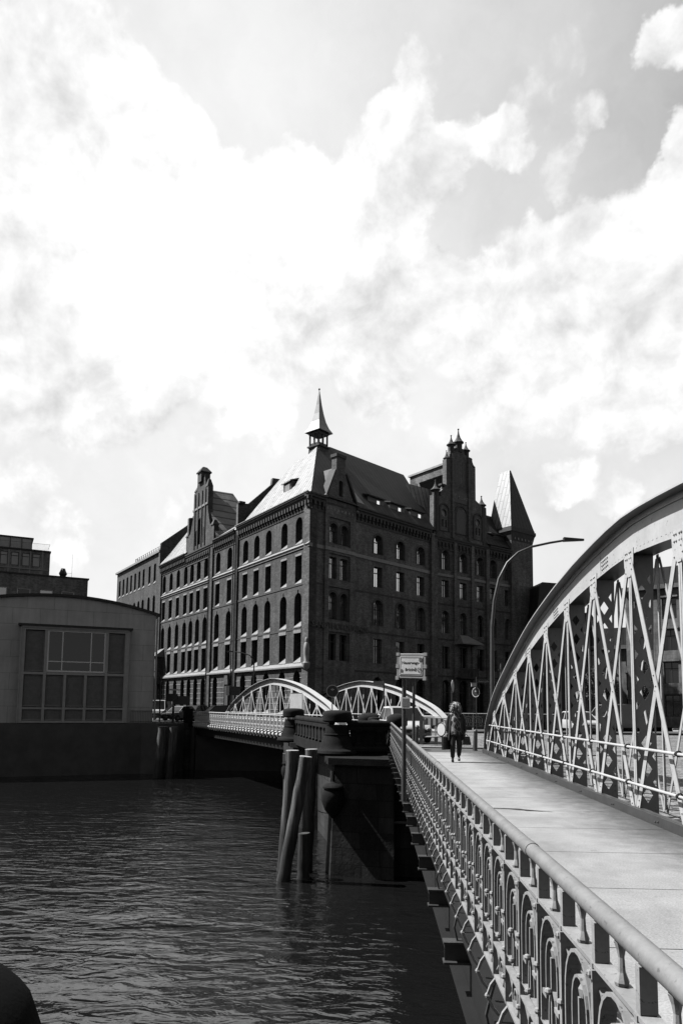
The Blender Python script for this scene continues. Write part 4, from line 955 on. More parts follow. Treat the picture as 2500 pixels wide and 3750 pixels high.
# roofs (local to the facade frames so that the seams run up the slope)
E_ = 21.42
def P_L(u, n_, z): return (FR.inverted() @ (bL * u + nL * n_ + Vector((0, 0, z))))
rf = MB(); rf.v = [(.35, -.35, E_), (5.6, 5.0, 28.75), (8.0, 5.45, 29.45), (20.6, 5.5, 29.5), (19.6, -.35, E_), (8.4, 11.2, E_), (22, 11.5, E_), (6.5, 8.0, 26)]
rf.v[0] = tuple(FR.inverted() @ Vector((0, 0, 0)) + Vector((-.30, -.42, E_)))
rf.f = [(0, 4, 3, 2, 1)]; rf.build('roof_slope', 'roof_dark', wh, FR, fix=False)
rb_ = MB(); rb_.v = [(20.6, 5.5, 29.5), (8.0, 5.45, 29.45), (8.0, 11.0, 21.4), (22, 11.0, 21.4), (19.6, -.35, E_), (21.5, 11, 21.4)]; rb_.f = [(0, 1, 2, 3), (0, 3, 4)]; rb_.build('rear_roof', 'roof_dark', wh, FR, fix=False)
IL = FL.inverted()
def LP(u, n_, z): return (-u, n_, z)
cor = IL @ (FR @ Vector(rf.v[0])); lan = IL @ (FR @ Vector((5.6, 5.0, 28.75)))
lf = MB(); lf.v = [tuple(cor), tuple(lan), LP(7.6, 3.95, 28.1), LP(10.6, 3.95, 28.05), LP(14.0, -.35, E_), LP(13.0, 9.5, 21.4), LP(9, 9.5, 21.4)]
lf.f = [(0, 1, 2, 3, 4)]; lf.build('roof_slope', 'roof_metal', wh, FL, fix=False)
rr = MB(); rr.v = [LP(7.6, 3.95, 28.1), LP(10.6, 3.95, 28.05), LP(14.0, 8.4, 21.4), LP(7.6, 8.4, 21.4)]; rr.f = [(0, 1, 2, 3)]; rr.build('rear_roof', 'roof_dark', wh, FL, fix=False)
# low roof left of the hipped slope and the fire walls
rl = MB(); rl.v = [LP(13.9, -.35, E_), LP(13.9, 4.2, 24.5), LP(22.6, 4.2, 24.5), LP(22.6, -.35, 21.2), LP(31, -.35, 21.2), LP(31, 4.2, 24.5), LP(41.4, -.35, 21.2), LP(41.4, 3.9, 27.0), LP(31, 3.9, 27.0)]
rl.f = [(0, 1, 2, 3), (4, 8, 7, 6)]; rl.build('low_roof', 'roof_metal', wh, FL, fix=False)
def fw_wall(u, pts, th=.45, name='fire_wall', mat='brick_dark'):
    # pts (inward, z) in the plane across the facade
    m_ = FL @ Matrix.Translation((-u, 0, 0)) @ Matrix.Rotation(PI / 2, 4, 'Z')
    return MB().prism(pts, 0, th).build(name, mat, wh, m_)
fw_wall(15.6, [(-.15, 20.7), (-.15, 24.1), (1.1, 24.3), (4.0, 27.1), (4.1, 27.85), (5.3, 27.9), (9, 27.9), (9, 20.7)])
MB().box(-15.7, -15.1, -.2, .5, 24.1, 24.3).build('fire_wall_cap', 'cornice', wh, FL)
fw_wall(31.1, [(-.05, 21), (.0, 25.9), (.8, 26.1), (.8, 24.0), (8, 24), (8, 21)])
fw_wall(41.6, [(-.2, 21), (-.2, 23.6), (-.05, 24.6), (4.3, 28.2), (8, 28.2), (8, 21)])
rm = MB(); rm.v = [LP(41.9, -.3, 24.75), LP(41.9, 4.4, 28.5), LP(44.5, 4.4, 28.5), LP(44.5, -.3, 24.75)]; rm.f = [(0, 1, 2, 3)]; rm.build('roof_slope', 'roof_metal', wh, FL, fix=False)
# wing roof behind the left gable (ridge runs inwards)
wr = MB(); wr.v = [LP(26.9, .3, 28.75), LP(26.9, 4.2, 28.85), LP(26.0, 4.75, 27.5), LP(23.8, 3.9, 24.4), LP(22.3, 2.0, 22.3), LP(21.6, -.15, 21.35), LP(23.0, .1, 23.3)]
wr.f = [(0, 6, 5, 4, 3, 2, 1)]; wr.build('wing_roof', 'roof_mid', wh, FL, fix=False)
wr = MB(); wr.v = [LP(26.9, .3, 28.75), LP(26.9, 4.2, 28.85), LP(31.6, 4.2, 21.2), LP(31.6, .3, 21.2)]; wr.f = [(0, 1, 2, 3)]; wr.build('wing_roof', 'roof_mid', wh, FL, fix=False)
# stepped gable on the street side
gl = [(31.45, 21.0), (31.35, 23.3), (30.1, 23.5), (29.2, 25.6), (29.2, 28.5), (28.3, 28.9), (28.0, 30.2), (25.7, 30.2), (25.4, 28.9), (24.5, 28.4), (24.5, 25.6), (23.7, 23.5), (22.4, 23.0), (22.4, 21.0)]
MB().prism([(-u, z) for u, z in gl], -.14, .5, [arch_poly(-26.9, 21.6, 25.0, .95), arch_poly(-28.1, 21.6, 23.6, .5), arch_poly(-25.6, 21.6, 23.6, .5)]).build('street_gable', 'brick_sun', wh, FL)
for u, z0, zc, zt, r in ((26.85, 29.5, 30.7, 31.6, .85), (28.65, 26, 28.7, 29.5, .42), (25.0, 26, 28.5, 29.6, .42), (31.2, 21, 23.3, 24.1, .45), (22.9, 21, 23.2, 24.0, .45)):
    MB().lathe([(r, z0), (r, zc), (r * 1.25, zc), (r * 1.25, zc + .12), (r * .5, zt - .15), (.03, zt)], (-u, .18, 0), 4, PI / 4).build('pinnacle', 'cornice', wh, FL)
MB().box(-29.3, -24.4, -.24, -.143, 26.2, 26.45).build('string_course', 'band', wh, FL)
for u in (25.2, 26.3, 27.5, 28.6): MB().box(-u - .1, -u + .1, -.26, -.143, 21.2, 28.3).build('gable_rib', 'cornice', wh, FL)
for u in (26.9,): put_window(wh, FL, -u, 21.6, .97, 3.4, 'arch', 'soft', .2)
MB().box(-31.2, -30.3, .5, 1.2, 22, 26.2).build('chimney', 'brick_dark', wh, FL)
# dormers: one on the sunlit slope, three on the shaded one, rooflights
def dormer(F, x, w, y0, z0, h, dpt, style, mat='roof_dark', wall='finial', wz=(.25, .8), wx=(.3, .9)):
    r = MB(); r.add([(x - w / 2 - .15, y0 - .25, z0 + h), (x + w / 2 + .15, y0 - .25, z0 + h), (x - w / 2 - .15, y0 + dpt, z0 + h + .45), (x + w / 2 + .15, y0 + dpt, z0 + h + .45),
                     (x - w / 2 - .15, y0 - .25, z0 + h - .12), (x + w / 2 + .15, y0 - .25, z0 + h - .12), (x - w / 2 - .15, y0 + dpt, z0 + h + .3), (x + w / 2 + .15, y0 + dpt, z0 + h + .3)],
                    [(0, 1, 3, 2), (4, 6, 7, 5), (0, 4, 5, 1), (0, 2, 6, 4), (1, 5, 7, 3)])
    b_ = MB(); b_.box(x - w / 2, x + w / 2, y0, y0 + dpt, z0, z0 + h - .02)
    o = b_.build('dormer', wall, wh, F); r.build('dormer_roof', mat, o)
    p = MB(); p.box(x - w / 2 + w * wx[0], x - w / 2 + w * wx[1], y0 - .03, y0 - .004, z0 + h * wz[0], z0 + h * wz[1]); p.build('dormer_window', style, o)
for x in (9.9, 13.4, 16.9): dormer(FR, x, 2.5, .55, 21.6, 1.75, 1.6, 'glass_sky', wx=(.55, .72))
dormer(FL, -6.2, 1.7, .95, 22.9, 1.35, 1.0, 'glass_soft', 'roof_metal', wx=(.2, .8))
for u in (11.2, 12.6, 9.6):
    a = MB(); a.box(-.45, .45, -.02, .06, 0, 1.0); a.build('rooflight', 'glass_dark', wh, FL @ T(-u, .25, 22.1) @ Matrix.Rotation(R(-31), 4, 'X'))
for x in (9.9,): dormer(FB, 11.6, 2.6, .5, 21.3, 1.6, 1.6, 'frame_dark', wx=(.35, .65))
dormer(FB, 10.2, 1.4, .5, 21.3, 1.5, 1.5, 'frame_dark', wx=(.25, .75))
# cross roof behind the great gable and roof of the last stretch
cr = MB(); cr.v = [(4.5, .4, 29.6), (4.5, 7, 29.6), (-.2, 7, 24.0), (-.2, .4, 21.2), (9.2, .4, 23), (9.2, 7, 23), (-2.6, 4.6, 27.9), (1.6, 4.6, 27.6), (1.6, 1.0, 23.2), (-.6, 1.8, 24.9)]
cr.v = [cr.v[i] for i in (0, 1, 5, 4)]; cr.f = [(0, 1, 2, 3)]; cr.build('cross_roof', 'roof_dark', wh, FB, fix=False)
cr2 = MB(); cr2.v = [(-1.6, 3.0, 27.4), (3.4, 3.0, 27.4), (3.4, 1.5, 22.5), (.9, 1.5, 22.8)]; cr2.f = [(0, 3, 2, 1)]; cr2.build('valley_roof', 'roof_metal', wh, FB @ Matrix.Identity(4), fix=False)
er = MB(); er.v = [(8.8, -.3, 21.2), (13.4, -.3, 21.2), (13.4, 3.2, 26.0), (8.8, 3.2, 26.6), (8.8, 7, 21.4), (13.4, 7, 21.4)]; er.f = [(0, 1, 2, 3), (3, 2, 5, 4)]; er.build('roof_slope', 'roof_dark', wh, FB, fix=False)
MB().box(10.8, 13.6, 3.0, 6.5, 21, 26.0).build('stair_block', 'roof_mid', wh, FB)
# tower
tp = [(13.15, -.35), (17.3, -.35), (18.2, .65), (18.2, 3.0), (17.2, 4.0), (14.2, 4.0), (13.15, 3.0)]
MB().plan(tp, -4.6, 22.3).build('tower', 'brick_dark', wh, FB)
def grow(pl, k): 
    cx = sum(p[0] for p in pl) / len(pl); cy = sum(p[1] for p in pl) / len(pl); return [(cx + (x - cx) * k, cy + (y_ - cy) * k) for x, y_ in pl]
tc_ = MB(); tc_.add(*loftplan(grow(tp, 1.0), grow(tp, 1.12), 22.3, 23.4)); tc_.add(*loftplan(grow(tp, 1.16), grow(tp, 1.16), 23.4, 23.75)); tc_.add(*loftplan(grow(tp, 1.10), grow(tp, 1.10), 23.75, 24.0)); tc_.build('tower_cornice', 'cornice', wh, FB)
d = MB()
for i in range(6): x = 13.75 + i * .66; d.prism([(x - .12, 22.5), (x + .12, 22.5), (x, 22.95)], -.47, -.455)
d.build('tower_frieze', 'sill', wh, FB)
tb = grow(tp, 1.08)
tr_ = MB(); tr_.v = [(x, y_, 24.0) for x, y_ in tb] + [(15.75, 1.9, 32.3), (16.0, 1.9, 32.3), (16.0, 3.6, 32.3), (15.75, 3.6, 32.3)]
n_ = len(tb); tr_.f = [(0, 1, 8, 7), (1, 2, 8), (2, 3, 9, 8), (3, 4, 9), (4, 5, 10, 9), (5, 6, 10), (6, 0, 7, 10), (7, 8, 9, 10)]
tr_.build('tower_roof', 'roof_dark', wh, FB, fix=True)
for f in wh.children: pass
tl = MB(); tl.v = [(tb[6][0] - .012, tb[6][1], 24.03), (tb[0][0] - .012, tb[0][1], 24.03), (15.735, 1.9, 32.3), (15.735, 3.6, 32.3)]; tl.f = [(0, 1, 2, 3)]; tl.xf(FB); 
m_ = FB @ Matrix.Rotation(PI / 2, 4, 'Z'); tl.xf(m_.inverted()); tl.build('tower_roof_slope', 'roof_tower', wh, m_, fix=False)  # sheet laid over the sunny face, its colour paler to look sunlit
# lantern and spire over the corner
LC = FR @ Vector((6.3, 5.5, 0)); LF = frame((LC.x, LC.y, 0), Vector((.62, .785, 0)))
def sq(prof, c, n=4): return MB().lathe([(r * 1.4142, z) for r, z in prof], c, n, PI / 4)
sq([(1.0, 26.5), (.80, 27.6), (.72, 28.75), (.86, 28.8), (.86, 28.95), (.72, 29.0)], (0, 0, 0)).build('lantern_base', 'roof_dark', wh, LF)
lp = MB()
for i in range(4):
    for k in range(3):
        s_ = -.64 + k * .64; x, y_ = [(s_, -.64), (.64, s_), (-s_, .64), (-.64, -s_)][i]
        lp.box(x - .07, x + .07, y_ - .07, y_ + .07, 29.0, 30.25)
lp.box(-.75, .75, -.75, .75, 30.2, 30.5); lp.build('lantern_posts', 'finial', wh, LF)
lr = MB()
for i in range(4):
    a = Matrix.Rotation(PI / 2 * i, 4, 'Z'); q = MB().box(-.63, .63, -.66, -.63, 29.0, 29.25); q.xf(a); lr.add(q.v, q.f)
lr.build('lantern_rail', 'finial', wh, LF)
sq([(1.08, 30.45), (1.05, 30.55), (.78, 31.0), (.54, 31.7), (.36, 32.6), (.21, 33.6), (.10, 34.6), (.04, 35.1)], (0, 0, 0)).build('spire', 'spire', wh, LF)
mb = MB(); mb.tube([(0, 0, 35.0), (0, 0, 35.45)], .035, 6); mb.ball((0, 0, 35.35), .11, 8); mb.build('finial', 'finial', wh, LF)
# inner core so no daylight shows through the building
MB().plan([(1.0, 1.2), (18.4, 1.0), (33, 14), (22, 22), (8, 24), (-9, 20.0), (-8, 13.2)], -4, 20.9).xf(Matrix.Identity(4)) if False else None
cpoly = [tuple((aR * .9 + bL * .9).xy), tuple((aR * 18.9 + nR * .9).xy), tuple((aR * 19 + aB * 14 + nB * .9).xy), tuple((aR * 19 + aB * 14 + nB * 10).xy), tuple((bL * 41.3 + nL * 11).xy), tuple((bL * 41.3 + nL * .75).xy)]
MB().plan(cpoly, -4.4, 21.1).build('interior', 'black_trim', wh)

# ---- the next block along the street
FLb = FL @ T(-41.7, 0, 0)
nb_ = thing('brick_storehouse', 'long brick storehouse with roof terrace railing at the far left end of the street', 'warehouse', WC + bL * 41.7)
F2 = FL
cols2 = [-(44.2 - 41.7) , -(46.6 - 41.7)] + [-(49.4 - 41.7 + 2.1 * i) for i in range(7)]
rows2 = [(1, 4.6, 'arch', 1.1, 'dark', 0), (6, 8.6, 'rect', 1.0, 'dark', 0), (9.6, 12.2, 'rect', 1.0, 'dark', 0), (13.6, 17.4, 'arch', 1.1, 'dark', 0), (19.2, 22.0, 'rect', .95, 'dark', 0)]
facade(nb_, F2, -22, 0, -.2, 23.3, cols2, rows2, 'brick_sun', .6, .4)
MB().box(-22.2, .0, -.3, .3, 23.3, 23.6).build('parapet', 'band', nb_, F2)
MB().box(-22, -.2, .7, 12, 0, 23.5).build('core', 'building_dark', nb_, F2)
rl_ = MB()
for z in (23.9, 24.25, 24.6, 24.95): rl_.box(-15.5, -.4, 1.0, 1.03, z, z + .03)
for i in range(16): x = -.4 - i * 1.0; rl_.box(x - .03, x + .03, .98, 1.05, 23.5, 24.98)
rl_.box(-15.5, -15.44, 1, 8, 24.9, 24.98)
rl_.build('terrace_railing', 'finial', nb_, F2)
MB().prism([(-2.5, 23.5), (-1, 23.5), (-.0, 26.2), (-2.0, 26.0), (-9.5, 24.0)], 2.4, 7).build('roof', 'roof_metal', nb_, F2)

# ================================================================== ARCHED HALL ON THE LEFT QUAY
hall = thing('arched_hall', 'grey panelled hall with shallow arched roof and tall gridded bay window on the left quay', 'hall', HF.to_translation(), rot_of(HF))
def zr(u):                                              # roof line
    return 10.74 - (.0190 * (u - 2.75) ** 2 if u > 2.75 else .0165 * (u - 2.75) ** 2)
us_ = [-14 + i * .7 for i in range(36)]; us_ = [u for u in us_ if u < 10.4] + [10.45]
MB().prism([(-14, -.05)] + [(10.45, -.05)] + [(u, zr(u) - .18) for u in us_[::-1]], 0, 9, []).build('wall', 'hall', hall)
e = MB()
for a, b_ in zip(us_, us_[1:]):
    b2_ = b_ if b_ < 10.4 else 10.75
    e.add([(a, -.25, zr(a) - .17), (b2_, -.25, zr(b2_) - .17), (b2_, 10, zr(b2_) - .17), (a, 10, zr(a) - .17), (a, -.25, zr(a) + .05), (b2_, -.25, zr(b2_) + .05), (b2_, 10, zr(b2_) + .05), (a, 10, zr(a) + .05)],
          [(0, 1, 5, 4), (4, 5, 6, 7), (0, 3, 2, 1), (1, 2, 6, 5), (0, 4, 7, 3)])
e.build('roof', 'roof_edge', hall)
MB().tube([(10.58, -.12, .2), (10.58, -.12, 9.2)], .085, 8).build('downpipe', 'hall_frame', hall)
bay = MB()
bx0, bx1, bz = -.30, 8.15, 8.02
xs = [-.05, 1.60, 3.17, 4.78, 6.40, 8.0]
for x, w in ((-.14, .18), (1.60, .11), (6.40, .11), (8.0, .16)): bay.box(x - w, x + w, -.80, -.45, .12, bz - .25)
for x in (3.17, 4.78): bay.box(x - .11, x + .11, -.80, -.45, .12, 4.05)
bay.box(bx0, bx1, -.795, -.45, 7.62, 7.8); bay.box(bx0, bx1, -.795, -.45, 3.95, 4.17); bay.box(bx0, bx1, -.795, -.45, 1.12, 1.28); bay.box(bx0, bx1, -.795, -.45, .02, .2)
bay.build('bay_frame', 'hall_frame', hall)
MB().box(-.55, 8.45, -.98, 0, 7.93, 8.1).build('bay_roof', 'roof_edge', hall)
MB().box(bx0, bx1, -.86, -.001, 7.78, 7.93).build('bay_fascia', 'hall_frame', hall)
MB().box(bx0 - .03, bx0 + .04, -.86, -.001, .02, 7.9).build('bay_side', 'hall_frame', hall); MB().box(bx1 + .01, bx1 + .06, -.8, -.001, .02, 7.9).build('bay_side', 'hall_frame', hall)
def louv(x0, x1, z0, z1):
    l_ = MB(); l_.box(x0, x1, -.55, -.5, z0, z1); n = int((z1 - z0) / .16)
    for i in range(n): z = z0 + (i + .5) * (z1 - z0) / n; l_.box(x0 + .02, x1 - .02, -.60, -.551, z - .02, z + .02)
    o = l_.build('louvre_panel', 'louvre', hall)
    s_ = MB(); s_.box(x0 + .02, x1 - .02, -.70, -.56, z0 - .0, z0 + .05); s_.box(x1 - .06, x1 - .02, -.66, -.56, z0 + .05, z1 - .05); s_.build('edge_trim', 'sign_grey', o)
for i in range(5):
    a, b_ = xs[i] + .12, xs[i + 1] - .12
    louv(a, b_, 1.36, 3.9); louv(a, b_, .24, 1.08)
louv(xs[0] + .12, 1.47, 4.24, 7.55); louv(6.52, 7.84, 4.24, 7.55)
wf = MB()
for z0, z1 in ((4.20, 4.32), (7.54, 7.66), (5.02, 5.10)): wf.box(1.71, 6.29, -.74, -.66, z0, z1)
for x in (1.77, 6.23): wf.box(x - .065, x + .065, -.745, -.66, 4.22, 7.64)
for x in (2.88, 5.12): wf.box(x - .04, x + .04, -.745, -.66, 4.3, 7.56)
big = wf.build('window', 'white_frame', hall); MB().box(1.75, 6.25, -.68, -.665, 4.25, 7.6).build('pane', 'glass_dark', big)
hr = thing('quay_fence', 'dark plain bar fence on the quay between the hall and the far bridge', 'fence', HF @ Vector((8.6, -.1, 0)), rot_of(HF))
f = MB(); f.box(0, 3.0, -.02, .02, 1.02, 1.06); f.box(0, 3.0, -.02, .02, .12, .15)
for i in range(22): f.box(i * .14 - .008, i * .14 + .008, -.01, .01, .0, 1.03)
f.build('bars', 'finial', hr)
u0 = HF @ Vector((11.5, .1, 0)); d_ = Vector((-16.9, 64.5, 0)) - u0
hr2 = thing('quay_fence', 'dark bar fence at the street corner left of the far bridge railing', 'fence', u0, math.atan2(d_.y, d_.x))
f = MB(); L_ = d_.length; f.box(0, L_, -.02, .02, 1.02, 1.06); f.box(0, L_, -.02, .02, .12, .15)
for i in range(int(L_ / .14)): f.box(i * .14 - .008, i * .14 + .008, -.01, .01, .0, 1.03)
f.build('bars', 'finial', hr2)
MB().box(L_ - .35, L_ + .25, -.3, .3, -.4, 1.25).build('end_post', 'stone_smooth', hr2)
MB().box(-.3, L_, -.3, .3, -4.5, -.05).build('corner_wall', 'stone_quay', hr2)

# ================================================================== OFFICE BLOCKS BEHIND THE HALL
OF = frame((-50.075, 92.118, 0), (.872, .489))
of = thing('brick_office', 'dark brick office block with flat roof rising behind the arched hall', 'office building', OF.to_translation(), rot_of(OF))
wn_ = [(-6.5, 1.3), (-3.4, 1.3), (-.2, 1.7), (2.74, 1.66), (5.58, 1.64), (8.38, 1.67)]
MB().prism([(-14, -.2), (10.95, -.2), (10.95, 19.1), (-14, 19.1)], 0, .6, [rect(c, z, z + 1.95, w) for c, w in wn_ for z in (15.25, 11.8)]).build('wall', 'brick_office', of)
MB().box(-14, 10.9, .6, 9, 0, 19.0).build('core', 'building_dark', of)
MB().box(-14, 11.1, -.15, 9.2, 19.1, 19.28).build('roof', 'roof_edge', of)
for c, w in wn_:
    for z in (15.25, 11.8):
        a = MB(); t_ = .09; a.prism(rect(c, z, z + 1.95, w), .05, .2, [rect(c, z + t_, z + 1.95 - t_, w - 2 * t_)])
        o = a.build('window', 'white_frame', of); MB().box(c - w / 2 + .05, c + w / 2 - .05, .16, .19, z + .05, z + 1.9).build('pane', 'glass_dark' if (c > 2 and c < 4) or c > 8 else 'glass_soft', o)
up = thing('roof_storey', 'upper office storey of concrete frame and tall windows set back above the brick office', 'office building', OF @ Vector((0, 3, 19.28)), rot_of(OF))
hs = [(-4.8, .98), (-3.0, .98), (-1.3, .95), (.12, .95), (1.50, .98), (2.92, .98), (4.26, 1.0)]
MB().prism([(-9, 0), (6.05, 0), (6.05, 3.75), (-9, 3.75)], 0, .4, [rect(c, 1.55, 3.4, w) for c, w in hs]).build('wall', 'brick_office', up)
MB().box(-9, 6.0, .4, 7, 0, 3.7).build('core', 'building_dark', up); MB().box(-9, 6.15, -.15, 7, 3.75, 3.95).build('roof', 'roof_edge', up)
for c, w in hs:
    MB().box(c - .85, c - .70, -.08, -.003, 0, 3.74).build('mullion_pier', 'hall_frame', up)
    a = MB(); a.prism(rect(c, 1.55, 3.4, w), .05, .14, [rect(c, 1.62, 2.85, w - .14), rect(c, 2.92, 3.33, w - .14)]); o = a.build('window', 'frame_dark', up); MB().box(c - w / 2 + .03, c + w / 2 - .03, .10, .12, 1.58, 3.37).build('pane', 'blind', o)
MB().box(5.0, 5.15, -.08, -.003, 0, 3.74).build('mullion_pier', 'hall_frame', up); MB().box(-9, 6.05, -.10, -.003, 1.1, 1.25).build('string_course', 'hall_frame', up)
MB().box(-9, 6.05, -.10, -.003, .2, .35).build('string_course', 'hall_frame', up)
pt = thing('glass_penthouse', 'glazed rooftop room with dark frame at the top left edge', 'penthouse', OF @ Vector((0, 5.2, 23.23)), rot_of(OF))
MB().box(-9, 3.9, -.1, 4, 1.95, 2.15).build('roof', 'roof_edge', pt)
MB().box(-9, 3.7, .02, 3.5, 0, 1.95).build('glass', 'blind', pt)
a = MB()
for x in (-5, -3.6, -2.1, -.6, .85, 2.35, 3.7): a.box(x - .04, x + .04, -.06, .015, 0, 1.95)
a.build('frame', 'finial', pt)
rl2 = thing('terrace_railing', 'thin railing along the roof terrace beside the glazed rooftop room', 'railing', OF @ Vector((0, 3.3, 23.23)), rot_of(OF))
a = MB(); a.box(-9, 6.0, 0, .03, 1.0, 1.03); a.box(-9, 6, 0, .03, .1, .12); 
for i in range(100): a.box(-9 + i * .15, -8.98 + i * .15, .005, .02, 0, 1.0)
a.box(5.97, 6.0, 0, 3.5, 1.0, 1.04)
a.build('bars', 'finial', rl2)
vt = thing('chimney_vent', 'bulging metal roof vent on the flat brick office roof', 'roof vent', OF @ Vector((7.9, 3.4, 19.28)), rot_of(OF))
MB().lathe([(.28, 0), (.28, .35), (.55, .9), (.55, 1.0), (.3, 1.6), (.3, 1.7)], (0, 0, 0), 10).build('cowl', 'finial', vt)
v2 = thing('roof_box', 'low squat roof box left of the bulging vent', 'roof box', OF @ Vector((6.75, 3.4, 19.28)), rot_of(OF)); a = MB(); a.box(-.42, .42, -.4, .4, 0, .42); a.box(-.5, .5, -.45, .45, .42, .52); a.build('box', 'finial', v2)
an = thing('antenna', 'hair thin aerial with a side arm on the office roof', 'antenna', OF @ Vector((9.1, 3.6, 19.28)), rot_of(OF)); a = MB(); a.tube([(0, 0, 0), (0, 0, 4.0)], .018, 5); a.tube([(-1.1, 0, 1.15), (0, 0, 1.15)], .015, 5); a.build('mast', 'finial', an)

# ================================================================== FAR BRIDGE
RBp = Vector((-5.362, 43.14, 0)); dF = Vector((-16.526 + 5.362, 64.74 - 43.14, 0)); LFb = dF.length; dF.normalize(); nF = Vector((dF.y, -dF.x, 0))
yawF = math.atan2(dF.y, dF.x) - PI / 2
fb_ = thing('far_bridge_deck', 'low steel road deck of the far bridge crossing the canal to the warehouse street', 'bridge deck', RBp, yawF)
MB().box(.1, 13.0, -1.2, LFb + .8, -.35, -.0).build('roadway', 'asphalt_dark', fb_)
MB().box(.25, .5, -.5, LFb + .5, -1.1, -.35).build('side_girder', 'steel_dark', fb_)
MB().box(3.4, 10.5, 0, LFb, -1.3, -.36).build('cross_girder', 'steel_dark', fb_)
MB().box(.1, 13, LFb - .3, LFb + 1.4, -4.6, -.36).build('abutment', 'stone_dark', fb_)
frl = thing('far_bridge_railing', 'ornate pale cast iron railing on the far bridge beyond the piles', 'railing', RBp, yawF)
MB().tube([(0, 0, 1.0), (0, LFb, 1.0)], .035, 8).build('handrail', 'paint_far', frl)
a = MB()
PF = .70; NF = int(LFb / PF)
def far_panel():
    a = MB(); h = PF / 2
    a.box(-.03, .03, -.028, .028, .05, .98); a.box(-.015, .015, 0, PF, .80, .82); a.box(-.015, .015, 0, PF, .36, .38); a.box(-.015, .015, 0, PF, .10, .12)
    for w, zt_ in ((h - .05, .79), (.13, .66)):
        a.sweep([(0, h - w, .39)] + [(0, h - w * math.cos(PI * i / 7), .60 + (zt_ - .60) * math.sin(PI * i / 7)) for i in range(8)] + [(0, h + w, .39)], .04, .036, (1, 0, 0))
    [a.sweep([(0, q + .10 * math.cos(2 * PI * i / 8), .245 + .10 * math.sin(2 * PI * i / 8)) for i in range(9)], .03, .02, (1, 0, 0)) for q in (h - .17, h + .17)]
    a.box(-.015, .015, h - .01, h + .01, .39, .62); a.box(-.015, .015, h - .01, h + .01, .82, .98)
    a.ball((-.02, h, .55), .03, 5)
    a.bar((0, 0, .12), (0, .1, .24), .02, .014); a.bar((0, PF, .12), (0, PF - .1, .24), .02, .014)
    a.add([(-.26, .05, -.12), (-.26, PF - .33, -.12), (.0, .02, .03), (.0, PF - .36, .03), (-.26, .05, -.2), (-.26, PF - .33, -.2)], [(0, 1, 3, 2), (0, 4, 5, 1)])
    a.box(-.26, .0, -.015, .015, -.30, -.02); a.box(-.2, -.17, -.012, .012, -.42, -.1)
    return a.mesh('panel')
pm2 = far_panel(); pm2.materials.append(M['paint_far'])
for i in range(NF): link('panel', pm2, frl, T(0, i * PF + .05, 0))
MB().box(-.04, .0, 0, LFb, -.42, -.06).build('fascia', 'steel_dark', frl)
def far_truss(off, label):
    p = RBp + nF * off - dF * .9
    t = thing('far_arch_truss', label, 'truss', p, yawF, group='arch trusses of the far bridge')
    L_ = 26.4
    truss(t, L_, 3.75, [1.3 + i * (L_ - 2.6) / 10 for i in range(11)], -1, 'paint_far', depth=.5, fw_=.50, near=False, steps=44)
    MB().tube([(-.08, .8, 1.0), (-.08, L_ - .8, 1.0)], .03, 6).build('pipe_rail', 'paint_far', t); MB().tube([(-.08, .8, .5), (-.08, L_ - .8, .5)], .03, 6).build('pipe_rail', 'paint_far', t)
    return t
far_truss(3.2, 'pale riveted arch truss of the far bridge, the left one just behind its railing')
far_truss(10.9, 'pale riveted arch truss of the far bridge, the right one behind the white car')
# third bridge seen through the near truss on the right
t = thing('distant_arch_truss', 'end of a pale arch truss glimpsed low through the near truss at the right edge', 'truss', (24.7, 59.0, 0), R(-58))
truss(t, 16, 3.2, [1 + i * 1.55 for i in range(10)], -1, 'paint_far', depth=.5, fw_=.5, near=False, steps=36)

# railing along the canal in front of the warehouse
cr_ = thing('canal_railing', 'pale railing with arched panels then plain bars along the canal behind the walking woman', 'railing', (5.6, 52.5, .12), R(1))
MB().tube([(-5.5, 0, 1.05), (14, 0, 1.05)], .03, 6).build('handrail', 'paint_far', cr_)
for i in range(11):
    link('panel', pm2, cr_, T(-5.4 + i * PF, 0, .04, -PI / 2))
a = MB(); a.box(2.35, 14, -.012, .012, .90, .93); a.box(2.35, 14, -.012, .012, .1, .13)
for i in range(58): a.box(2.4 + i * .2, 2.425 + i * .2, -.012, .012, 0, 1.05)
a.build('bars', 'galv', cr_)

# ================================================================== BUILDINGS ON THE RIGHT SEEN THROUGH THE TRUSS
def simple_block(name, label, o, d, w, dep, h, mat, cols, z_rows, ww, wh_, roof='roof_dark', cat='building', glass='glass_dark', cor=True, lintel='band', arch=False):
    F = frame(o, d); t = thing(name, label, cat, F.to_translation(), rot_of(F))
    holes = [(arch_poly(c, z, z + wh_, ww) if arch else rect(c, z, z + wh_, ww)) for c in cols for z in z_rows]
    MB().prism([(0, -.3), (w, -.3), (w, h), (0, h)], 0, .5, holes).build('wall', mat, t)
    MB().box(.01, w - .01, .5, dep, -.3, h).build('core', 'building_dark' if mat != 'building_pale' else mat, t)
    for c in cols:
        for z in z_rows:
            put_window(t, Matrix.Identity(4), c, z, ww + .02, wh_ + .01, 'arch' if arch else 'rect', 'dark', .26, 'window')
            if cor: MB().box(c - ww / 2 - .15, c + ww / 2 + .15, -.14, -.003, z + wh_ + .12, z + wh_ + .3).build('lintel', mat if mat == 'building_pale' else lintel, t)
    if cor: MB().box(-.3, w + .3, -.45, .3, h, h + .45).build('cornice', mat, t)
    MB().prism([(0, h + .3), (w, h + .3), (w - 1.2, h + 2.6), (1.2, h + 2.6)], .8, dep).build('roof', roof, t)
    return t
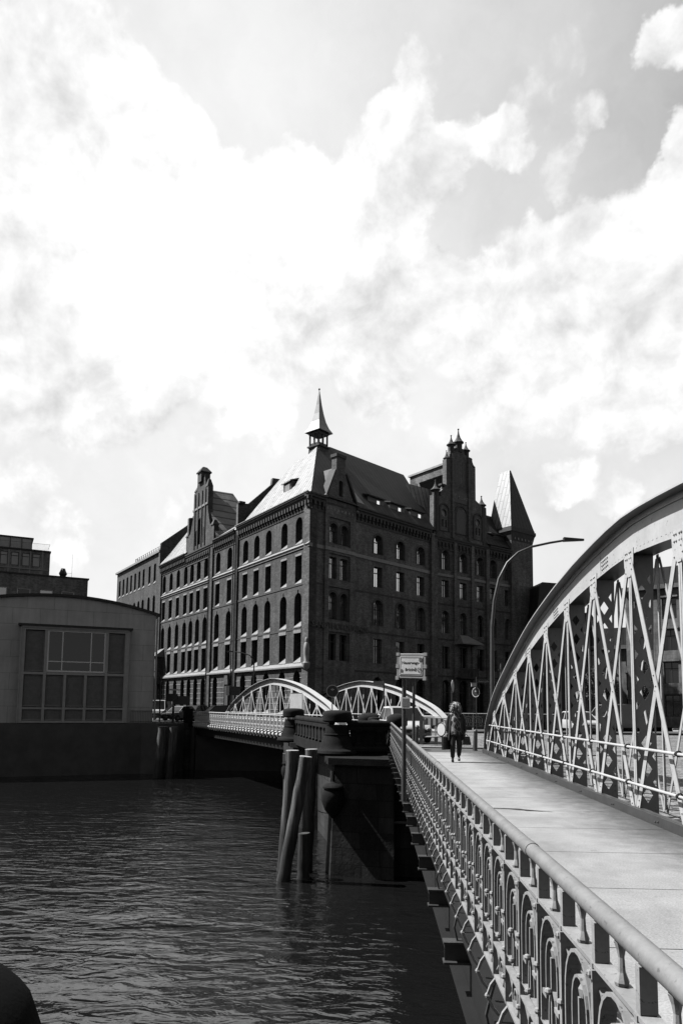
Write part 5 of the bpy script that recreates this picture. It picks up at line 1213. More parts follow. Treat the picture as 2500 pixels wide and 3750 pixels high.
simple_block('stone_building', 'pale stone building with dark windows seen through the right end of the near truss', (28.6, 82, 0), (.80, -.60), 24, 10, 15.0, 'building_pale', [1.8 + 2.9 * i for i in range(8)], [.9, 4.5, 8.1, 11.6], 1.5, 2.3)
simple_block('narrow_stone_building', 'narrower grey building left of the pale stone one, behind the parked silver van', (24.6, 86, 0), (.86, -.5), 7.5, 9, 8.6, 'building_pale', [1.2, 3.3, 5.6], [.8, 3.8, 6.6], 1.0, 1.9)
simple_block('dark_storehouse', 'dark brick storehouse running off to the right of the round tower', (20.4, 91.5, 0), (.94, .1), 9, 12, 11.5, 'building_dark', [1.5, 4.0, 6.5], [1, 4.6, 8], 1.2, 2.2, cor=False)
g = thing('rooftop_plant', 'small dark rounded plant room on the roof between the tower and the arch', 'plant room', (19.5, 86, 0), R(8))
a = MB(); pl_ = [(0, 0), (3.6, 0), (3.6, 13.0), (3.2, 16.4), (2.8, 16.8), (.75, 16.9), (.4, 16.5), (.3, 15.2), (.0, 13.2)]
a.prism(pl_, 0, 5); a.build('housing', 'finial', g)

def tree(x, y_, h, r, label):
    t = thing('tree', label, 'tree', (x, y_, 0), group='street trees beyond the near truss')
    MB().tube([(0, 0, 0), (.05, 0, h * .3), (-.05, .1, h * .55), (.0, 0, h * .8)], [.16, .12, .08, .04], 8).build('trunk', 'bark', t)
    b_ = MB(); rnd = random.Random(int(x * 10))
    for k in range(9):
        a = rnd.random() * 2 * PI; b_.tube([(0, 0, h * (.35 + .04 * k)), (math.cos(a) * r * .6, math.sin(a) * r * .6, h * (.5 + .05 * k))], [.05, .015], 5)
    b_.build('limb', 'bark', t)
    l_ = MB()
    cl = [(rnd.gauss(0, r * .45), rnd.gauss(0, r * .45), h * (.45 + .5 * rnd.random()), r * (.25 + .25 * rnd.random())) for _ in range(18)]
    for cx, cy, cz, cr0 in cl:
        for _ in range(90):
            v = Vector((rnd.gauss(0, 1), rnd.gauss(0, 1), rnd.gauss(0, .8))); v = v.normalized() * cr0 * rnd.random() ** .4; c = Vector((cx, cy, cz)) + v
            u1 = Vector((rnd.uniform(-1, 1), rnd.uniform(-1, 1), rnd.uniform(-1, 1))).normalized() * .11; u2 = u1.cross(Vector((rnd.uniform(-1, 1), rnd.uniform(-1, 1), rnd.uniform(-1, 1)))).normalized() * .07
            l_.poly([c - u1, c - u2, c + u1, c + u2])
    l_.build('crown', 'leaf', t, fix=False)
tree(19.6, 63.0, 5.6, 1.7, 'small leafy tree beyond the silver van, seen through the near truss')
tree(24.6, 66.0, 4.6, 1.3, 'small round tree near the right edge, in front of the pale stone building')

# ================================================================== CARS
def car(name, label, x, y_, rz, paint, L_=4.2, Wd=1.75, Hh=1.5, kind='hatch', group=None, z=0.0):
    """local: length along Y, front towards -Y"""
    t = thing(name, label, 'car' if kind != 'van' else 'van', (x, y_, z), rz, group)
    hw = Wd / 2; hl = L_ / 2
    belt = Hh * .60
    if kind == 'van': st = [(-hl, .35, .78, .86), (-hl + .12, .28, .98, .95), (-hl + .8, .25, 1.12, 1), (hl - .15, .25, 1.12, 1), (hl, .35, 1.1, .96)]; belt = 1.12
    else: st = [(-hl, .34, .62, .80), (-hl + .10, .26, .74, .90), (-hl + .45, .22, belt - .08, .97), (-hl + 1.15, .22, belt, 1), (hl - .7, .22, belt + .03, 1), (hl - .15, .26, belt, .95), (hl, .36, belt - .12, .86)]
    b_ = MB(); vs = []; fs = []; rn = 10
    for (yy, zb, zt, ws) in st:
        w = hw * ws; sec = [(-w * .80, zb), (w * .80, zb), (w * .97, zb + .10), (w, zb + .28), (w * .985, zt - .14), (w * .93, zt - .02), (w * .80, zt), (-w * .80, zt), (-w * .93, zt - .02), (-w * .985, zt - .14), (-w, zb + .28), (-w * .97, zb + .10)]
        rn = len(sec); vs += [(p[0], yy, p[1]) for p in sec]
    for i in range(len(st) - 1):
        for k in range(rn): j = (k + 1) % rn; fs.append((i * rn + k, i * rn + j, (i + 1) * rn + j, (i + 1) * rn + k))
    fs.append(tuple(range(rn))[::-1]); fs.append(tuple((len(st) - 1) * rn + k for k in range(rn)))
    b_.add(vs, fs); b_.build('body', paint, t, smooth=True)
    # greenhouse
    if kind == 'van': gs = (-hl + .75, -hl + 1.35, hl - .15, hl - .02)
    elif kind == 'suv': gs = (-hl + 1.05, -hl + 1.75, hl - .55, hl - .12)
    else: gs = (-hl + .95, -hl + 1.75, hl - .85, hl - .22)
    wb_, wt = hw * .93, hw * .76
    zb, zt = belt - .03, Hh
    g = MB(); g.v = [(-wb_, gs[0], zb), (wb_, gs[0], zb), (wt, gs[1], zt - .05), (-wt, gs[1], zt - .05), (wb_, gs[3], zb), (-wb_, gs[3], zb), (wt, gs[2], zt - .03), (-wt, gs[2], zt - .03), (wt * .9, (gs[1] + gs[2]) / 2, zt), (-wt * .9, (gs[1] + gs[2]) / 2, zt)]
    g.f = [(0, 1, 2, 3), (1, 4, 6, 8, 2), (5, 0, 3, 9, 7), (4, 5, 7, 6), (2, 8, 9, 3), (8, 6, 7, 9), (0, 5, 4, 1)]
    g.build('cabin', paint, t, smooth=False)
    def pane(q, name='window', off=.012, inset=.10, bias=.0):
        c = sum((Vector(p) for p in q), Vector()) / 4; n = (Vector(q[1]) - Vector(q[0])).cross(Vector(q[3]) - Vector(q[0])).normalized()
        if n.dot(c - Vector((0, 0, (zb + zt) / 2))) < 0: n = -n
        vs = [Vector(p).lerp(c, inset) + n * off for p in q]; vs2 = [v - n * .008 for v in vs]
        w = MB(); w.add([tuple(v) for v in vs + vs2], [(0, 1, 2, 3), (7, 6, 5, 4), (0, 4, 5, 1), (1, 5, 6, 2), (2, 6, 7, 3), (3, 7, 4, 0)]); w.build(name, 'car_glass', t)
    pane([g.v[0], g.v[1], g.v[2], g.v[3]], 'windscreen'); pane([g.v[4], g.v[5], g.v[7], g.v[6]], 'rear_window')
    ym = (gs[1] + gs[2]) / 2 + (.25 if kind != 'van' else -.6)
    for s_ in (-1, 1):
        f_ = lambda yy, zz: (s_ * (wb_ + (wt - wb_) * (zz - zb) / (zt - zb)), yy, zz)
        ztt = zt - .08
        pane([f_(gs[0] + .12, zb + .04), f_(ym - .04, zb + .04), f_(ym - .04, ztt), f_(gs[1] + .05, ztt)], 'side_window', inset=.05)
        if kind != 'van': pane([f_(ym + .04, zb + .04), f_(gs[3] - .15, zb + .04), f_(gs[2] - .05, ztt), f_(ym + .04, ztt)], 'side_window', inset=.05)
        for yy in (-hl + .78, hl - .80):
            wl = MB(); wl.lathe([(.21, -.10), (.30, -.10), (.325, -.06), (.325, .06), (.30, .10), (.21, .10)], (0, 0, 0), 20); wl.xf(Matrix.Translation((s_ * (hw - .09), yy, .325)) @ Matrix.Rotation(PI / 2, 4, 'Y'))
            w = wl.build('wheel', 'tyre', t); rm_ = MB(); rm_.lathe([(.02, -.105), (.19, -.09), (.21, -.07), (.21, .07), (.19, .09), (.02, .105)], (0, 0, 0), 12); rm_.xf(Matrix.Translation((s_ * (hw - .09), yy, .325)) @ Matrix.Rotation(PI / 2, 4, 'Y')); rm_.build('rim', 'rim', w)
        MB().lathe([(.01, 0), (.10, .03), (.13, .10), (.10, .16), (.01, .18)], (0, 0, 0), 10, sy=.7).xf(Matrix.Translation((s_ * hw * .68, -hl + .12, belt * .62)) @ Matrix.Rotation(PI / 2, 4, 'X')).build('headlight', 'lamp_glass', t)
        MB().box(s_ * hw * .72, s_ * hw * .92, hl - .05, hl + .012, belt * .72, belt * .95).build('tail_light', 'sign_grey', t)
        MB().box(s_ * (hw - .02), s_ * (hw + .16), gs[0] + .2, gs[0] + .32, belt + .02, belt + .17).build('mirror', paint, t)
    MB().box(-hw * .55, hw * .55, -hl - .012, -hl + .06, belt * .48, belt * .62).build('grille', 'black_trim', t)
    MB().box(-hw * .78, hw * .78, -hl - .03, -hl + .10, .24, .36).build('bumper', 'black_trim', t)
    MB().box(-.26, .26, -hl - .045, -hl - .031, .40, .51).build('number_plate', 'sign_white', t)
    return t
car('parked_car', 'white hatchback seen nose on behind the granite pillars and sign posts', 1.35, 33.3, R(14), 'car_white', 3.9, 1.72, 1.62)
car('parked_van', 'silver van in side view seen through the near truss', 16.6, 50.2, R(-68), 'car_silver', 4.6, 1.8, 1.95, 'van')
car('parked_car', 'white car tail on, mostly hidden by truss posts, left of the silver van', 13.6, 48.2, R(8), 'car_white', 4.0, 1.7, 1.45)
car('parked_car', 'glossy black estate car in the warehouse street left of the far arch', -15.2, 69.6, R(-62), 'car_black', 4.7, 1.85, 1.62, 'suv')
car('parked_car', 'small pale car in the warehouse street behind the end post of the far railing', -19.4, 70.5, R(-25), 'car_silver', 4.0, 1.7, 1.5)
car('parked_van', 'white van standing in the street just right of the arched hall', -22.6, 74.5, R(5), 'car_white', 4.8, 1.85, 2.1, 'van')
car('parked_car', 'dark hatchback in the street between the white van and the pale car', -18.9, 74.5, R(-20), 'car_black', 4.2, 1.75, 1.6)

# ================================================================== LAMPS, SIGNS, POSTS
lm = thing('street_lamp', 'tall slender street lamp with long arm curving to the right over the near truss', 'street lamp', (4.62, 28.2, 0))
def lx(px): return (px - 1370) / 2600 * 28.2 - 4.62
def lz(py, px): return 1.55 + (2591 + (px - 1250) * .0105 * .6 - py) / 2600 * 28.2
apts = [(0, 0, 0), (0, 0, 3), (lx(1797), 0, lz(2300, 1797)), (lx(1806), 0, lz(2200, 1806)), (lx(1824), 0, lz(2120, 1824)), (lx(1855), 0, lz(2060, 1855)), (lx(1895), 0, lz(2022, 1895)), (lx(1945), 0, lz(2000, 1945)), (lx(2010), 0, lz(1986, 2010)), (lx(2065), 0, lz(1977, 2065))]
MB().tube(apts, [.10, .085, .07, .065, .06, .055, .05, .048, .046, .045], 10).build('pole', 'galv', lm, smooth=True)
MB().box(-.13, .13, -.13, .13, 0, .5).build('pole_base', 'galv', lm)
a = MB(); z_ = lz(1975, 2065); x_ = lx(2060); x2 = lx(2134)
a.add([(x_, -.10, z_ - .07), (x_, .10, z_ - .07), (x_, .10, z_ + .09), (x_, -.10, z_ + .09), (x2, -.06, z_ - .04), (x2, .06, z_ - .04), (x2, .06, z_ + .03), (x2, -.06, z_ + .03)], [(0, 1, 2, 3), (7, 6, 5, 4), (0, 4, 5, 1), (1, 5, 6, 2), (2, 6, 7, 3), (3, 7, 4, 0)])
a.build('lamp_head', 'galv', lm)
p2 = thing('bare_pole', 'thin bare pole standing between the street lamp and the truss leg', 'pole', (5.45, 31.0, 0)); MB().tube([(0, 0, 0), (0, 0, 3.35), (0, 0, 3.5)], [.05, .045, .02], 8).build('pole', 'galv', p2); MB().box(-.1, .02, -.03, .03, 3.2, 3.26).build('clamp', 'galv', p2)
def streetlamp(x, y_, h, arm, rz, label):
    t = thing('street_lamp', label, 'street lamp', (x, y_, 0), rz)
    MB().tube([(0, 0, 0), (0, 0, h - .9), (arm * .15, 0, h - .3), (arm * .5, 0, h - .02), (arm * .8, 0, h + .05)], [.07, .06, .05, .045, .04], 8).build('pole', 'galv', t, smooth=True)
    MB().box(arm * .78, arm, -.08, .08, h - .0, h + .12).build('lamp_head', 'galv', t); return t
streetlamp(-11.3, 66.2, 6.6, -2.6, 0, 'small street lamp with arm to the left against the street facade of the warehouse')
streetlamp(-20.2, 66.5, 4.9, -2.0, 0, 'low street lamp with arm to the left at the corner of the arched hall')
# name sign on two poles
ns = thing('bridge_name_sign', 'double pole street name sign with sticker covered plate reading the bridge name', 'sign', (.48, 11.6, 0), R(-30))
MB().tube([(0, 0, .06), (0, 0, .9), (0, 0, 2.28)], .036, 12).build('pole', 'pole_dark', ns, smooth=True)
MB().tube([(0, 0, .06), (0, 0, .62)], .042, 12).build('sleeve', 'galv', ns, smooth=True)
MB().tube([(.175, .0, .02), (.175, 0, 2.2)], .024, 10).build('pole', 'pole_dark', ns, smooth=True)
MB().bar((.02, -.03, 2.16), (.17, -.03, 2.06), .02, .02).build('brace', 'galv', ns)
sx0, sx1, sz0, sz1 = -.165, .325, 2.04, 2.41
SR = Matrix.Translation((0, -.05, 0)) @ Matrix.Rotation(R(2), 4, 'Y')
a = MB(); a.box(sx0, sx1, -.012, .012, sz0, sz1)
for z in (sz0, sz1): a.tube([(sx0 - .01, 0, z), (sx1 + .01, 0, z)], .016, 6)
for x in (sx0, sx1): a.tube([(x, 0, sz0 - .03), (x, 0, sz1 + .03)], .016, 6); a.box(x - .028, x + .028, -.02, .02, sz0 - .04, sz0 + .02); a.box(x - .028, x + .028, -.02, .02, sz1 - .02, sz1 + .03); a.box(x - .028, x + .028, -.02, .02, 2.19, 2.25)
a.build('frame', 'sign_grey', ns, SR)
pl_ = MB(); pl_.box(sx0 + .04, sx1 - .04, -.020, -.0125, sz0 + .035, sz1 - .035); plo = pl_.build('name_plate', 'sign_white', ns, SR)
a = MB()
bx = (sx0 + .055, sx1 - .055, sz0 + .048, sz1 - .048)
a.prism([(bx[0], bx[2]), (bx[1], bx[2]), (bx[1], bx[3]), (bx[0], bx[3])], -.0225, -.0205, [[(bx[0] + .006, bx[2] + .006), (bx[1] - .006, bx[2] + .006), (bx[1] - .006, bx[3] - .006), (bx[0] + .006, bx[3] - .006)]])
a.build('border', 'ink', plo)
for txt, x, z in (('Neuerwegs-', .035, 2.275), ('Brücke', .03, 2.165)):
    tm = textmesh(txt, .064, .001, bold=.0008); tm.materials.append(M['ink']); link('lettering', tm, plo, Matrix.Translation((x + .04, -.0215, z)) @ UPRIGHT)
for (x0, x1, z0, z1) in ((.225, .27, 2.30, 2.355), (.155, .17, 2.15, 2.20), (-.105, -.065, 2.13, 2.17)): MB().box(x0, x1, -.0262, -.0235, z0, z1).build('sticker', 'sticker', plo)
a = MB()
for i in range(12):
    t0, t1 = 2 * PI * i / 12, 2 * PI * (i + 1) / 12; cx, cz = .232, 2.165
    a.add([(cx + .036 * math.cos(t0), -.0265, cz + .036 * math.sin(t0)), (cx + .036 * math.cos(t1), -.0265, cz + .036 * math.sin(t1)), (cx + .022 * math.cos(t1), -.0265, cz + .022 * math.sin(t1)), (cx + .022 * math.cos(t0), -.0265, cz + .022 * math.sin(t0))], [(0, 1, 2, 3)])
a.build('sticker', 'sticker', plo)
s2 = MB(); s2.box(-.02, .13, -.046, -.038, 1.54, 1.72); o = s2.build('small_plate', 'sign_grey', ns); MB().box(.0, .11, -.050, -.0462, 1.565, 1.695).build('stickers', 'sticker', o)
def disc_sign(x, y_, hc, r, rz, label, mat_face='sign_dark', rim='sign_white', ztop=None, lean=0.0, name='round_sign', pole='galv', arrow=True, sq_=1.0):
    t = thing(name, label, 'sign', (x, y_, 0), rz)
    if lean: t.rotation_euler = (0, lean, rz)
    MB().tube([(0, .03, 0), (0, .03, ztop or hc + r)], .032, 8).build('pole', pole, t)
    d = MB(); d.lathe([(.01, -.01), (r, -.01), (r, .01), (.01, .01)], (0, 0, 0), 28); d.xf(Matrix.Translation((0, -.02, hc)) @ Matrix.Rotation(PI / 2, 4, 'X') @ Matrix.Scale(sq_, 4, (0, 1, 0))); o = d.build('disc', mat_face, t)
    rg = MB(); n = 28
    rg.sweep([(r * .93 * math.cos(2 * PI * i / n), -.036, hc + r * .93 * sq_ * math.sin(2 * PI * i / n)) for i in range(n + 1)], .008, r * .11, (0, 1, 0)); rg.build('rim_band', rim, o)
    if arrow:
        a = MB(); a.bar((r * .30, -.038, hc + .08), (-.02, -.038, hc + .08), .006, .05); a.prism([(-.10, hc + .08), (.02, hc + .15), (.02, hc + .01)], -.041, -.035); a.build('arrow', rim, o)
    return t
disc_sign(-2.18, 37.0, 2.37, .33, R(4), 'round dark sign with small white left arrow between the two far arches', ztop=2.75)
disc_sign(7.35, 52.0, 2.72, .36, R(-48), 'oval looking dark sign with white rim and arrow on a thin post behind the bollard', ztop=3.85)
pb = thing('street_name_plate', 'thin dark street name plate on the post right of the oval looking sign', 'sign', (7.5, 51.9, 3.5)); a = MB(); a.box(0, 1.2, -.01, .01, -.12, .12); a.build('plate', 'sign_dark', pb); a = MB(); a.box(-.02, 1.22, -.014, -.0105, .10, .125); a.box(-.02, 1.22, -.014, -.0105, -.125, -.10); a.build('edge', 'galv', pb)
tm = textmesh('Kannengießerbrücke', .14, .002); tm.materials.append(M['sign_white']); link('lettering', tm, pb, Matrix.Translation((.6, -.015, 0)) @ UPRIGHT)
bxs = thing('signal_box', 'small pale box fixed high on the oval sign post', 'box', (7.22, 51.9, 3.25)); a = MB(); a.box(-.22, .14, -.1, .1, -.12, .12); a.box(-.25, .17, -.12, .12, .12, .15); a.build('housing', 'sign_white', bxs)
disc_sign(5.05, 47.0, 3.0, .42, R(72), 'leaning round traffic sign seen almost edge on behind the woman', mat_face='sign_white', rim='sign_grey', ztop=3.45, lean=R(5), arrow=False)
bd = thing('info_board', 'blank pale rectangular board on two posts beside the left far arch', 'board', (-4.55, 41.5, 0), R(-38))
MB().box(-.50, .50, -.03, .03, 1.05, 2.30).build('panel', 'sign_white', bd)
a = MB(); a.tube([(-.43, 0, 2.32), (.44, 0, 2.32)], .03, 6); a.tube([(.43, 0, 0), (.43, 0, 2.33)], .03, 6); a.tube([(-.43, 0, 0), (-.43, 0, 2.33)], .03, 6); a.build('frame', 'finial', bd)
sp_ = thing('arch_post_sign', 'dark post with a small blank plate standing before the right far arch', 'sign post', (.55, 41.5, 0)); MB().tube([(0, 0, 0), (0, 0, 3.1)], .045, 8).build('pole', 'pole_dark', sp_); MB().box(-.62, .0, -.02, .02, 2.85, 3.08).build('plate', 'sign_grey', sp_)
wp = thing('white_plate_post', 'post with bright white plate and dark box by the left foot of the far arch', 'sign post', (-12.9, 63.5, 0)); MB().tube([(0, 0, 0), (0, 0, 3.4)], .05, 8).build('pole', 'finial', wp); MB().box(-.42, -.12, -.03, .03, 2.5, 3.35).build('plate', 'car_white', wp); MB().box(.05, .9, -.05, .05, 2.5, 3.3).build('box', 'sign_dark', wp)
# barrier gate
bg_ = thing('barrier_gate', 'low galvanised barrier gate with striped board left of the walking woman', 'barrier', (2.03, 31.0, 0), R(-20))
a = MB(); a.box(-.07, .07, -.06, .06, 0, 1.20); a.box(.58, .72, -.05, .05, 0, .32); a.build('post', 'galv', bg_)
a = MB(); a.tube([(.0, 0, 1.16), (1.35, 0, 1.10)], .03, 8); a.tube([(.0, 0, .30), (1.2, 0, .36)], .04, 8); a.tube([(.62, 0, .3), (.62, 0, 1.1)], .025, 8); a.tube([(.12, 0, .3), (.12, 0, 1.15)], .025, 8); a.build('frame', 'sign_grey', bg_)
sb = MB(); sb.box(.10, 1.0, -.03, -.01, .82, 1.12); o = sb.build('striped_board', 'car_white', bg_)
for i in range(4): x = .20 + i * .22; MB().box(x, x + .08, -.036, -.0305, .83, 1.11).build('stripe', 'galv', o)
MB().box(1.22, 1.5, -.1, .1, .35, 1.15).build('lock_box', 'galv', bg_)
disc_sign(2.83, 30.3, .66,   .30, R(-55), 'small pale round no entry sign hanging on the barrier gate', mat_face='sign_white', rim='ink', ztop=.9, name='round_barrier_sign', arrow=False)
def bollard(x, y_, h, r, rz, label):
    t = thing('bollard', label, 'bollard', (x, y_, 0), group='iron bollards at the bridge end'); t.rotation_euler = (0, rz, 0)
    MB().lathe([(r * 1.1, 0), (r, .04), (r * .85, h - .1), (r * .95, h - .09), (r * .95, h - .05), (r * .7, h), (.01, h + .03)], (0, 0, 0), 14).build('post', 'galv', t, smooth=True)
bollard(3.72, 26.7, .76, .085, R(2), 'dark iron bollard standing free to the right of the woman')
bollard(1.72, 29.6, .82, .09, R(4), 'dark iron bollard close behind the sign posts at the barrier gate')
bs_ = thing('bus_stop_post', 'tall dark sign cluster with white cap at the street corner left of the far railing', 'sign post', (-18.2, 64.0, 0)); a = MB(); a.tube([(0, 0, 0), (0, 0, 2.9)], .10, 8); a.build('pole', 'finial', bs_); a = MB(); a.box(-.7, .35, -.15, .15, 1.9, 2.6); a.box(.1, 1.5, -.05, .05, 1.6, 2.4); a.build('panel', 'finial', bs_); a = MB(); a.box(-.4, .5, -.25, .25, 2.9, 3.02); a.build('cap', 'car_white', bs_)
cab = thing('utility_cabinet', 'grey street cabinet beside the hall downpipe', 'cabinet', (-21.5, 62.6, 0), R(20)); a = MB(); a.box(-.9, .9, -.4, .4, 0, 1.9); a.build('body', 'hall_frame', cab); a = MB(); a.box(-.95, .95, -.45, .45, 1.9, 1.98); a.build('lid', 'galv', cab)

# ================================================================== THE WOMAN WALKING TOWARDS US
PX, PY = 2.36, 20.9
person = thing('person', 'woman with curly fair hair in open black coat and patterned blouse walking on the footway', 'person', (PX, PY, 0), R(-2))
def skinned(name, mat, joints, edges, parent, root=0, sub=1):
    me = bpy.data.meshes.new(name); me.from_pydata([j[:3] for j in joints], edges, [])
    o = link(name, me, parent); me.materials.append(M[mat])
    sk = o.modifiers.new('skin', 'SKIN'); sk.use_smooth_shade = True
    for i, j in enumerate(joints):
        v = me.skin_vertices[0].data[i]; r = j[3]; v.radius = r if isinstance(r, tuple) else (r, r); v.use_root = (i == root)
    ss = o.modifiers.new('sub', 'SUBSURF'); ss.levels = sub; ss.render_levels = sub + 1
    return o
# figure faces -Y; her right arm (image left) hangs with a case, left arm (image right) carries a bag
J = [(0, 0, .92, (.13, .10)), (0, -.01, 1.10, (.115, .085)), (0, -.01, 1.28, (.135, .095)), (0, .0, 1.38, (.10, .075)), (0, .0, 1.45, .048), (0, -.02, 1.50, .055), (0, -.03, 1.57, (.078, .09)), (0, -.02, 1.65, (.07, .08)),
     (-.16, .0, 1.36, .055), (-.23, .01, 1.12, .042), (-.25, -.03, .90, .034), (-.255, -.04, .83, (.035, .022)),
     (.16, .0, 1.36, .055), (.24, .03, 1.12, .042), (.26, -.03, .90, .034), (.262, -.04, .83, (.035, .022)),
     (-.085, 0, .84, .088), (-.09, -.09, .47, .058), (-.095, -.06, .12, .040), (-.10, -.07, .06, .04), (-.10, -.19, .03, .036),
     (.085, 0, .84, .088), (.10, -.02, .48, .058), (.095, .14, .18, .040), (.095, .17, .12, .04), (.10, .07, .045, .036)]
Ed = [(0, 1), (1, 2), (2, 3), (3, 4), (4, 5), (5, 6), (6, 7), (3, 8), (8, 9), (9, 10), (10, 11), (3, 12), (12, 13), (13, 14), (14, 15), (0, 16), (16, 17), (17, 18), (18, 19), (19, 20), (0, 21), (21, 22), (22, 23), (23, 24), (24, 25)]
body = skinned('body', 'skin', J, Ed, person, 0)
def hand(x, y_, z, s_):
    for k, (dx, ln) in enumerate(((-.024, .060), (-.008, .070), (.008, .066), (.024, .052))):
        f = [(x + s_ * .006, y_ + dx, z - .03, .010), (x + s_ * .010, y_ + dx, z - .03 - ln * .5, .009), (x - s_ * .008, y_ + dx, z - .03 - ln * .85, .008), (x - s_ * .026, y_ + dx, z - .03 - ln * .8, .007)]
        skinned('finger', 'skin', f, [(0, 1), (1, 2), (2, 3)], body, 0)
    f = [(x, y_ - .028, z + .0, .011), (x - s_ * .012, y_ - .045, z - .03, .010), (x - s_ * .024, y_ - .035, z - .055, .008)]
    skinned('thumb', 'skin', f, [(0, 1), (1, 2)], body, 0)
hand(-.255, -.04, .83, -1); hand(.262, -.04, .83, 1)
# face
a = MB(); a.lathe([(.002, -.012), (.012, -.008), (.013, .0), (.006, .02), (.002, .034)], (0, -.115, 1.565), 8); a.build('nose', 'skin', body, smooth=True)
for s_ in (-1, 1): MB().ball((s_ * .030, -.108, 1.592), .010, 8).build('eye', 'ink', body); MB().ball((s_ * .076, -.02, 1.575), .018, 8, 1.4).build('ear', 'skin', body)
MB().box(-.022, .022, -.116, -.108, 1.530, 1.537).build('mouth', 'black_cloth', body)
# hair: many curled locks over a cap
hr_ = MB(); rnd = random.Random(3)
hr_.lathe([(.01, -.10), (.085, -.09), (.115, -.02), (.115, .05), (.085, .105), (.01, .13)], (0, .035, 1.60), 14)
for k in range(320):
    a0 = rnd.uniform(-.35 * PI, 1.35 * PI); el = rnd.uniform(-.55, 1.35); r = .115
    d = Vector((math.cos(a0) * math.cos(el), math.sin(a0) * math.cos(el), math.sin(el)))
    p = Vector((0, .03, 1.61)) + d * r * Vector((1, .95, 1.05)).length / 1.73
    out = d * rnd.uniform(.03, .085) + Vector((rnd.uniform(-.02, .02), 0, -rnd.uniform(.01, .10)))
    pts = []
    for i in range(6):
        f = i / 5; w = Vector((math.sin(f * 11 + k), math.cos(f * 9 + k), math.sin(f * 7 + k))) * .012 * f
        pts.append(p + out * f + w + Vector((0, 0, -.05 * f * f)))
    hr_.tube(pts, [.013, .014, .013, .012, .009, .004], 4)
hr_.build('hair', 'hair', person, fix=False)
# clothes
def loft(rings, n=20, a0=0.0, a1=2 * PI, closed=True, th=.008):
    """rings: (cx, cy, z, rx, ry); returns a thin shell"""
    mb = MB(); vs = []; m_ = n if closed else n + 1
    for rr_ in (0, th):
        for (cx, cy, z, rx, ry) in rings:
            for k in range(m_):
                t = a0 + (a1 - a0) * k / n; vs.append((cx + (rx - rr_) * math.cos(t), cy + (ry - rr_) * math.sin(t), z))
    R_ = len(rings); fs = []
    for L0, fl in ((0, False), (R_ * m_, True)):
        for i in range(R_ - 1):
            for k in range(n):
                j = (k + 1) % m_; q = (L0 + i * m_ + k, L0 + i * m_ + j, L0 + (i + 1) * m_ + j, L0 + (i + 1) * m_ + k); fs.append(q[::-1] if fl else q)
    for k in range(n):
        j = (k + 1) % m_
        fs.append((k, R_ * m_ + k, R_ * m_ + j, j)); e = (R_ - 1) * m_; fs.append((e + k, e + j, R_ * m_ + e + j, R_ * m_ + e + k))
    if not closed:
        for kk in (0, n):
            for i in range(R_ - 1): fs.append((i * m_ + kk, (i + 1) * m_ + kk, R_ * m_ + (i + 1) * m_ + kk, R_ * m_ + i * m_ + kk))
    return mb.add(vs, fs)
loft([(0, -.01, .80, .21, .15), (0, -.01, .90, .20, .145), (0, -.015, 1.05, .18, .135), (0, -.015, 1.20, .18, .135), (0, -.01, 1.32, .155, .115), (0, 0, 1.40, .10, .085), (0, 0, 1.43, .065, .06)]).build('blouse', 'blouse', person, smooth=True)
ct = loft([(0, .01, .62, .29, .20), (0, .01, .80, .265, .185), (0, .0, 1.0, .225, .155), (0, .0, 1.2, .21, .148), (0, .0, 1.33, .190, .130), (0, .005, 1.40, .135, .10), (0, .01, 1.44, .085, .075)], 22, -PI / 2 + .80, 1.5 * PI - .80, False, .012)
ct.build('coat', 'black_cloth', person, smooth=True)
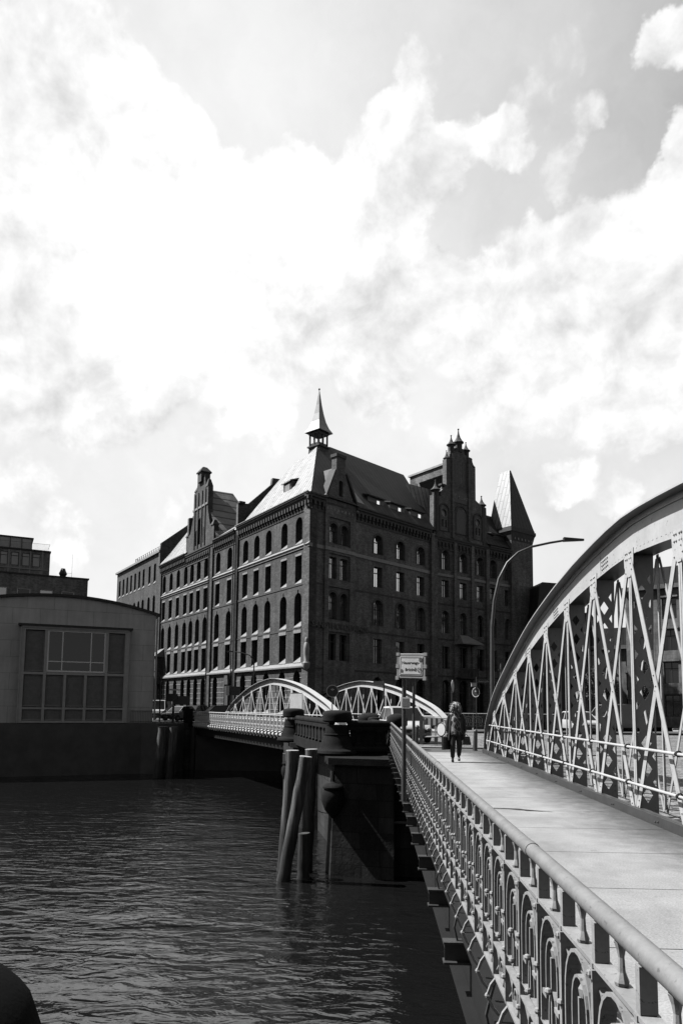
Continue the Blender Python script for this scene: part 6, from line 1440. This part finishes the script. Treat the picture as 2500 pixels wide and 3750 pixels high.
for s_, e in ((-1, J[8:12]), (1, J[12:16])):
    skinned('sleeve', 'black_cloth', [(s_ * .13, .0, 1.375, .060), (s_ * .175, .0, 1.345, .066), (e[1][0], e[1][1], e[1][2], .056), (e[2][0], e[2][1], e[2][2] + .01, .050), (e[2][0] + .002 * s_, e[2][1] - .006, e[2][2] - .03, .050)], [(0, 1), (1, 2), (2, 3), (3, 4)], person, 0)
skinned('trousers', 'black_cloth', [(0, 0, .90, (.15, .115)), (-.09, -.005, .80, .112), (-.095, -.09, .48, .090), (-.097, -.062, .17, .066), (-.098, -.062, .12, .060), (.09, -.005, .80, .112), (.102, -.02, .49, .090), (.097, .125, .215, .066), (.096, .145, .17, .060)],
        [(0, 1), (1, 2), (2, 3), (3, 4), (0, 5), (5, 6), (6, 7), (7, 8)], person, 0)
skinned('shoe', 'leather', [(-.10, -.045, .045, (.042, .040)), (-.10, -.11, .040, (.044, .036)), (-.10, -.20, .030, (.042, .026))], [(0, 1), (1, 2)], person, 0)
skinned('shoe', 'leather', [(.095, .175, .115, (.042, .040)), (.097, .115, .075, (.044, .036)), (.10, .045, .040, (.042, .026))], [(0, 1), (1, 2)], person, 0)
# what she carries
hb = thing('shoulder_bag', 'soft black bag hanging at the woman\'s left hand, nearest the truss', 'bag', (PX + .30, PY - .04, .50), R(-2))
MB().add(*loftplan([(-.12, -.06), (.13, -.07), (.14, .07), (-.11, .07)], [(-.09, -.05), (.09, -.05), (.09, .05), (-.09, .05)], 0, .24)).build('pouch', 'leather', hb)
MB().tube([(-.07, 0, .23), (-.06, 0, .29), (-.03, 0, .315), (.02, 0, .29), (.05, 0, .23)], .010, 6).build('strap', 'leather', hb)
bc_ = thing('briefcase', 'slim black case hanging from the woman\'s right hand beside her leg', 'briefcase', (PX - .27, PY - .05, .36), R(38))
MB().add(*loftplan([(-.16, -.035), (.16, -.035), (.16, .035), (-.16, .035)], [(-.16, -.03), (.16, -.03), (.16, .03), (-.16, .03)], .0, .36)).build('case', 'leather', bc_)
MB().tube([(-.06, 0, .355), (-.05, 0, .41), (.05, 0, .41), (.06, 0, .355)], .010, 6).build('handle', 'leather', bc_)
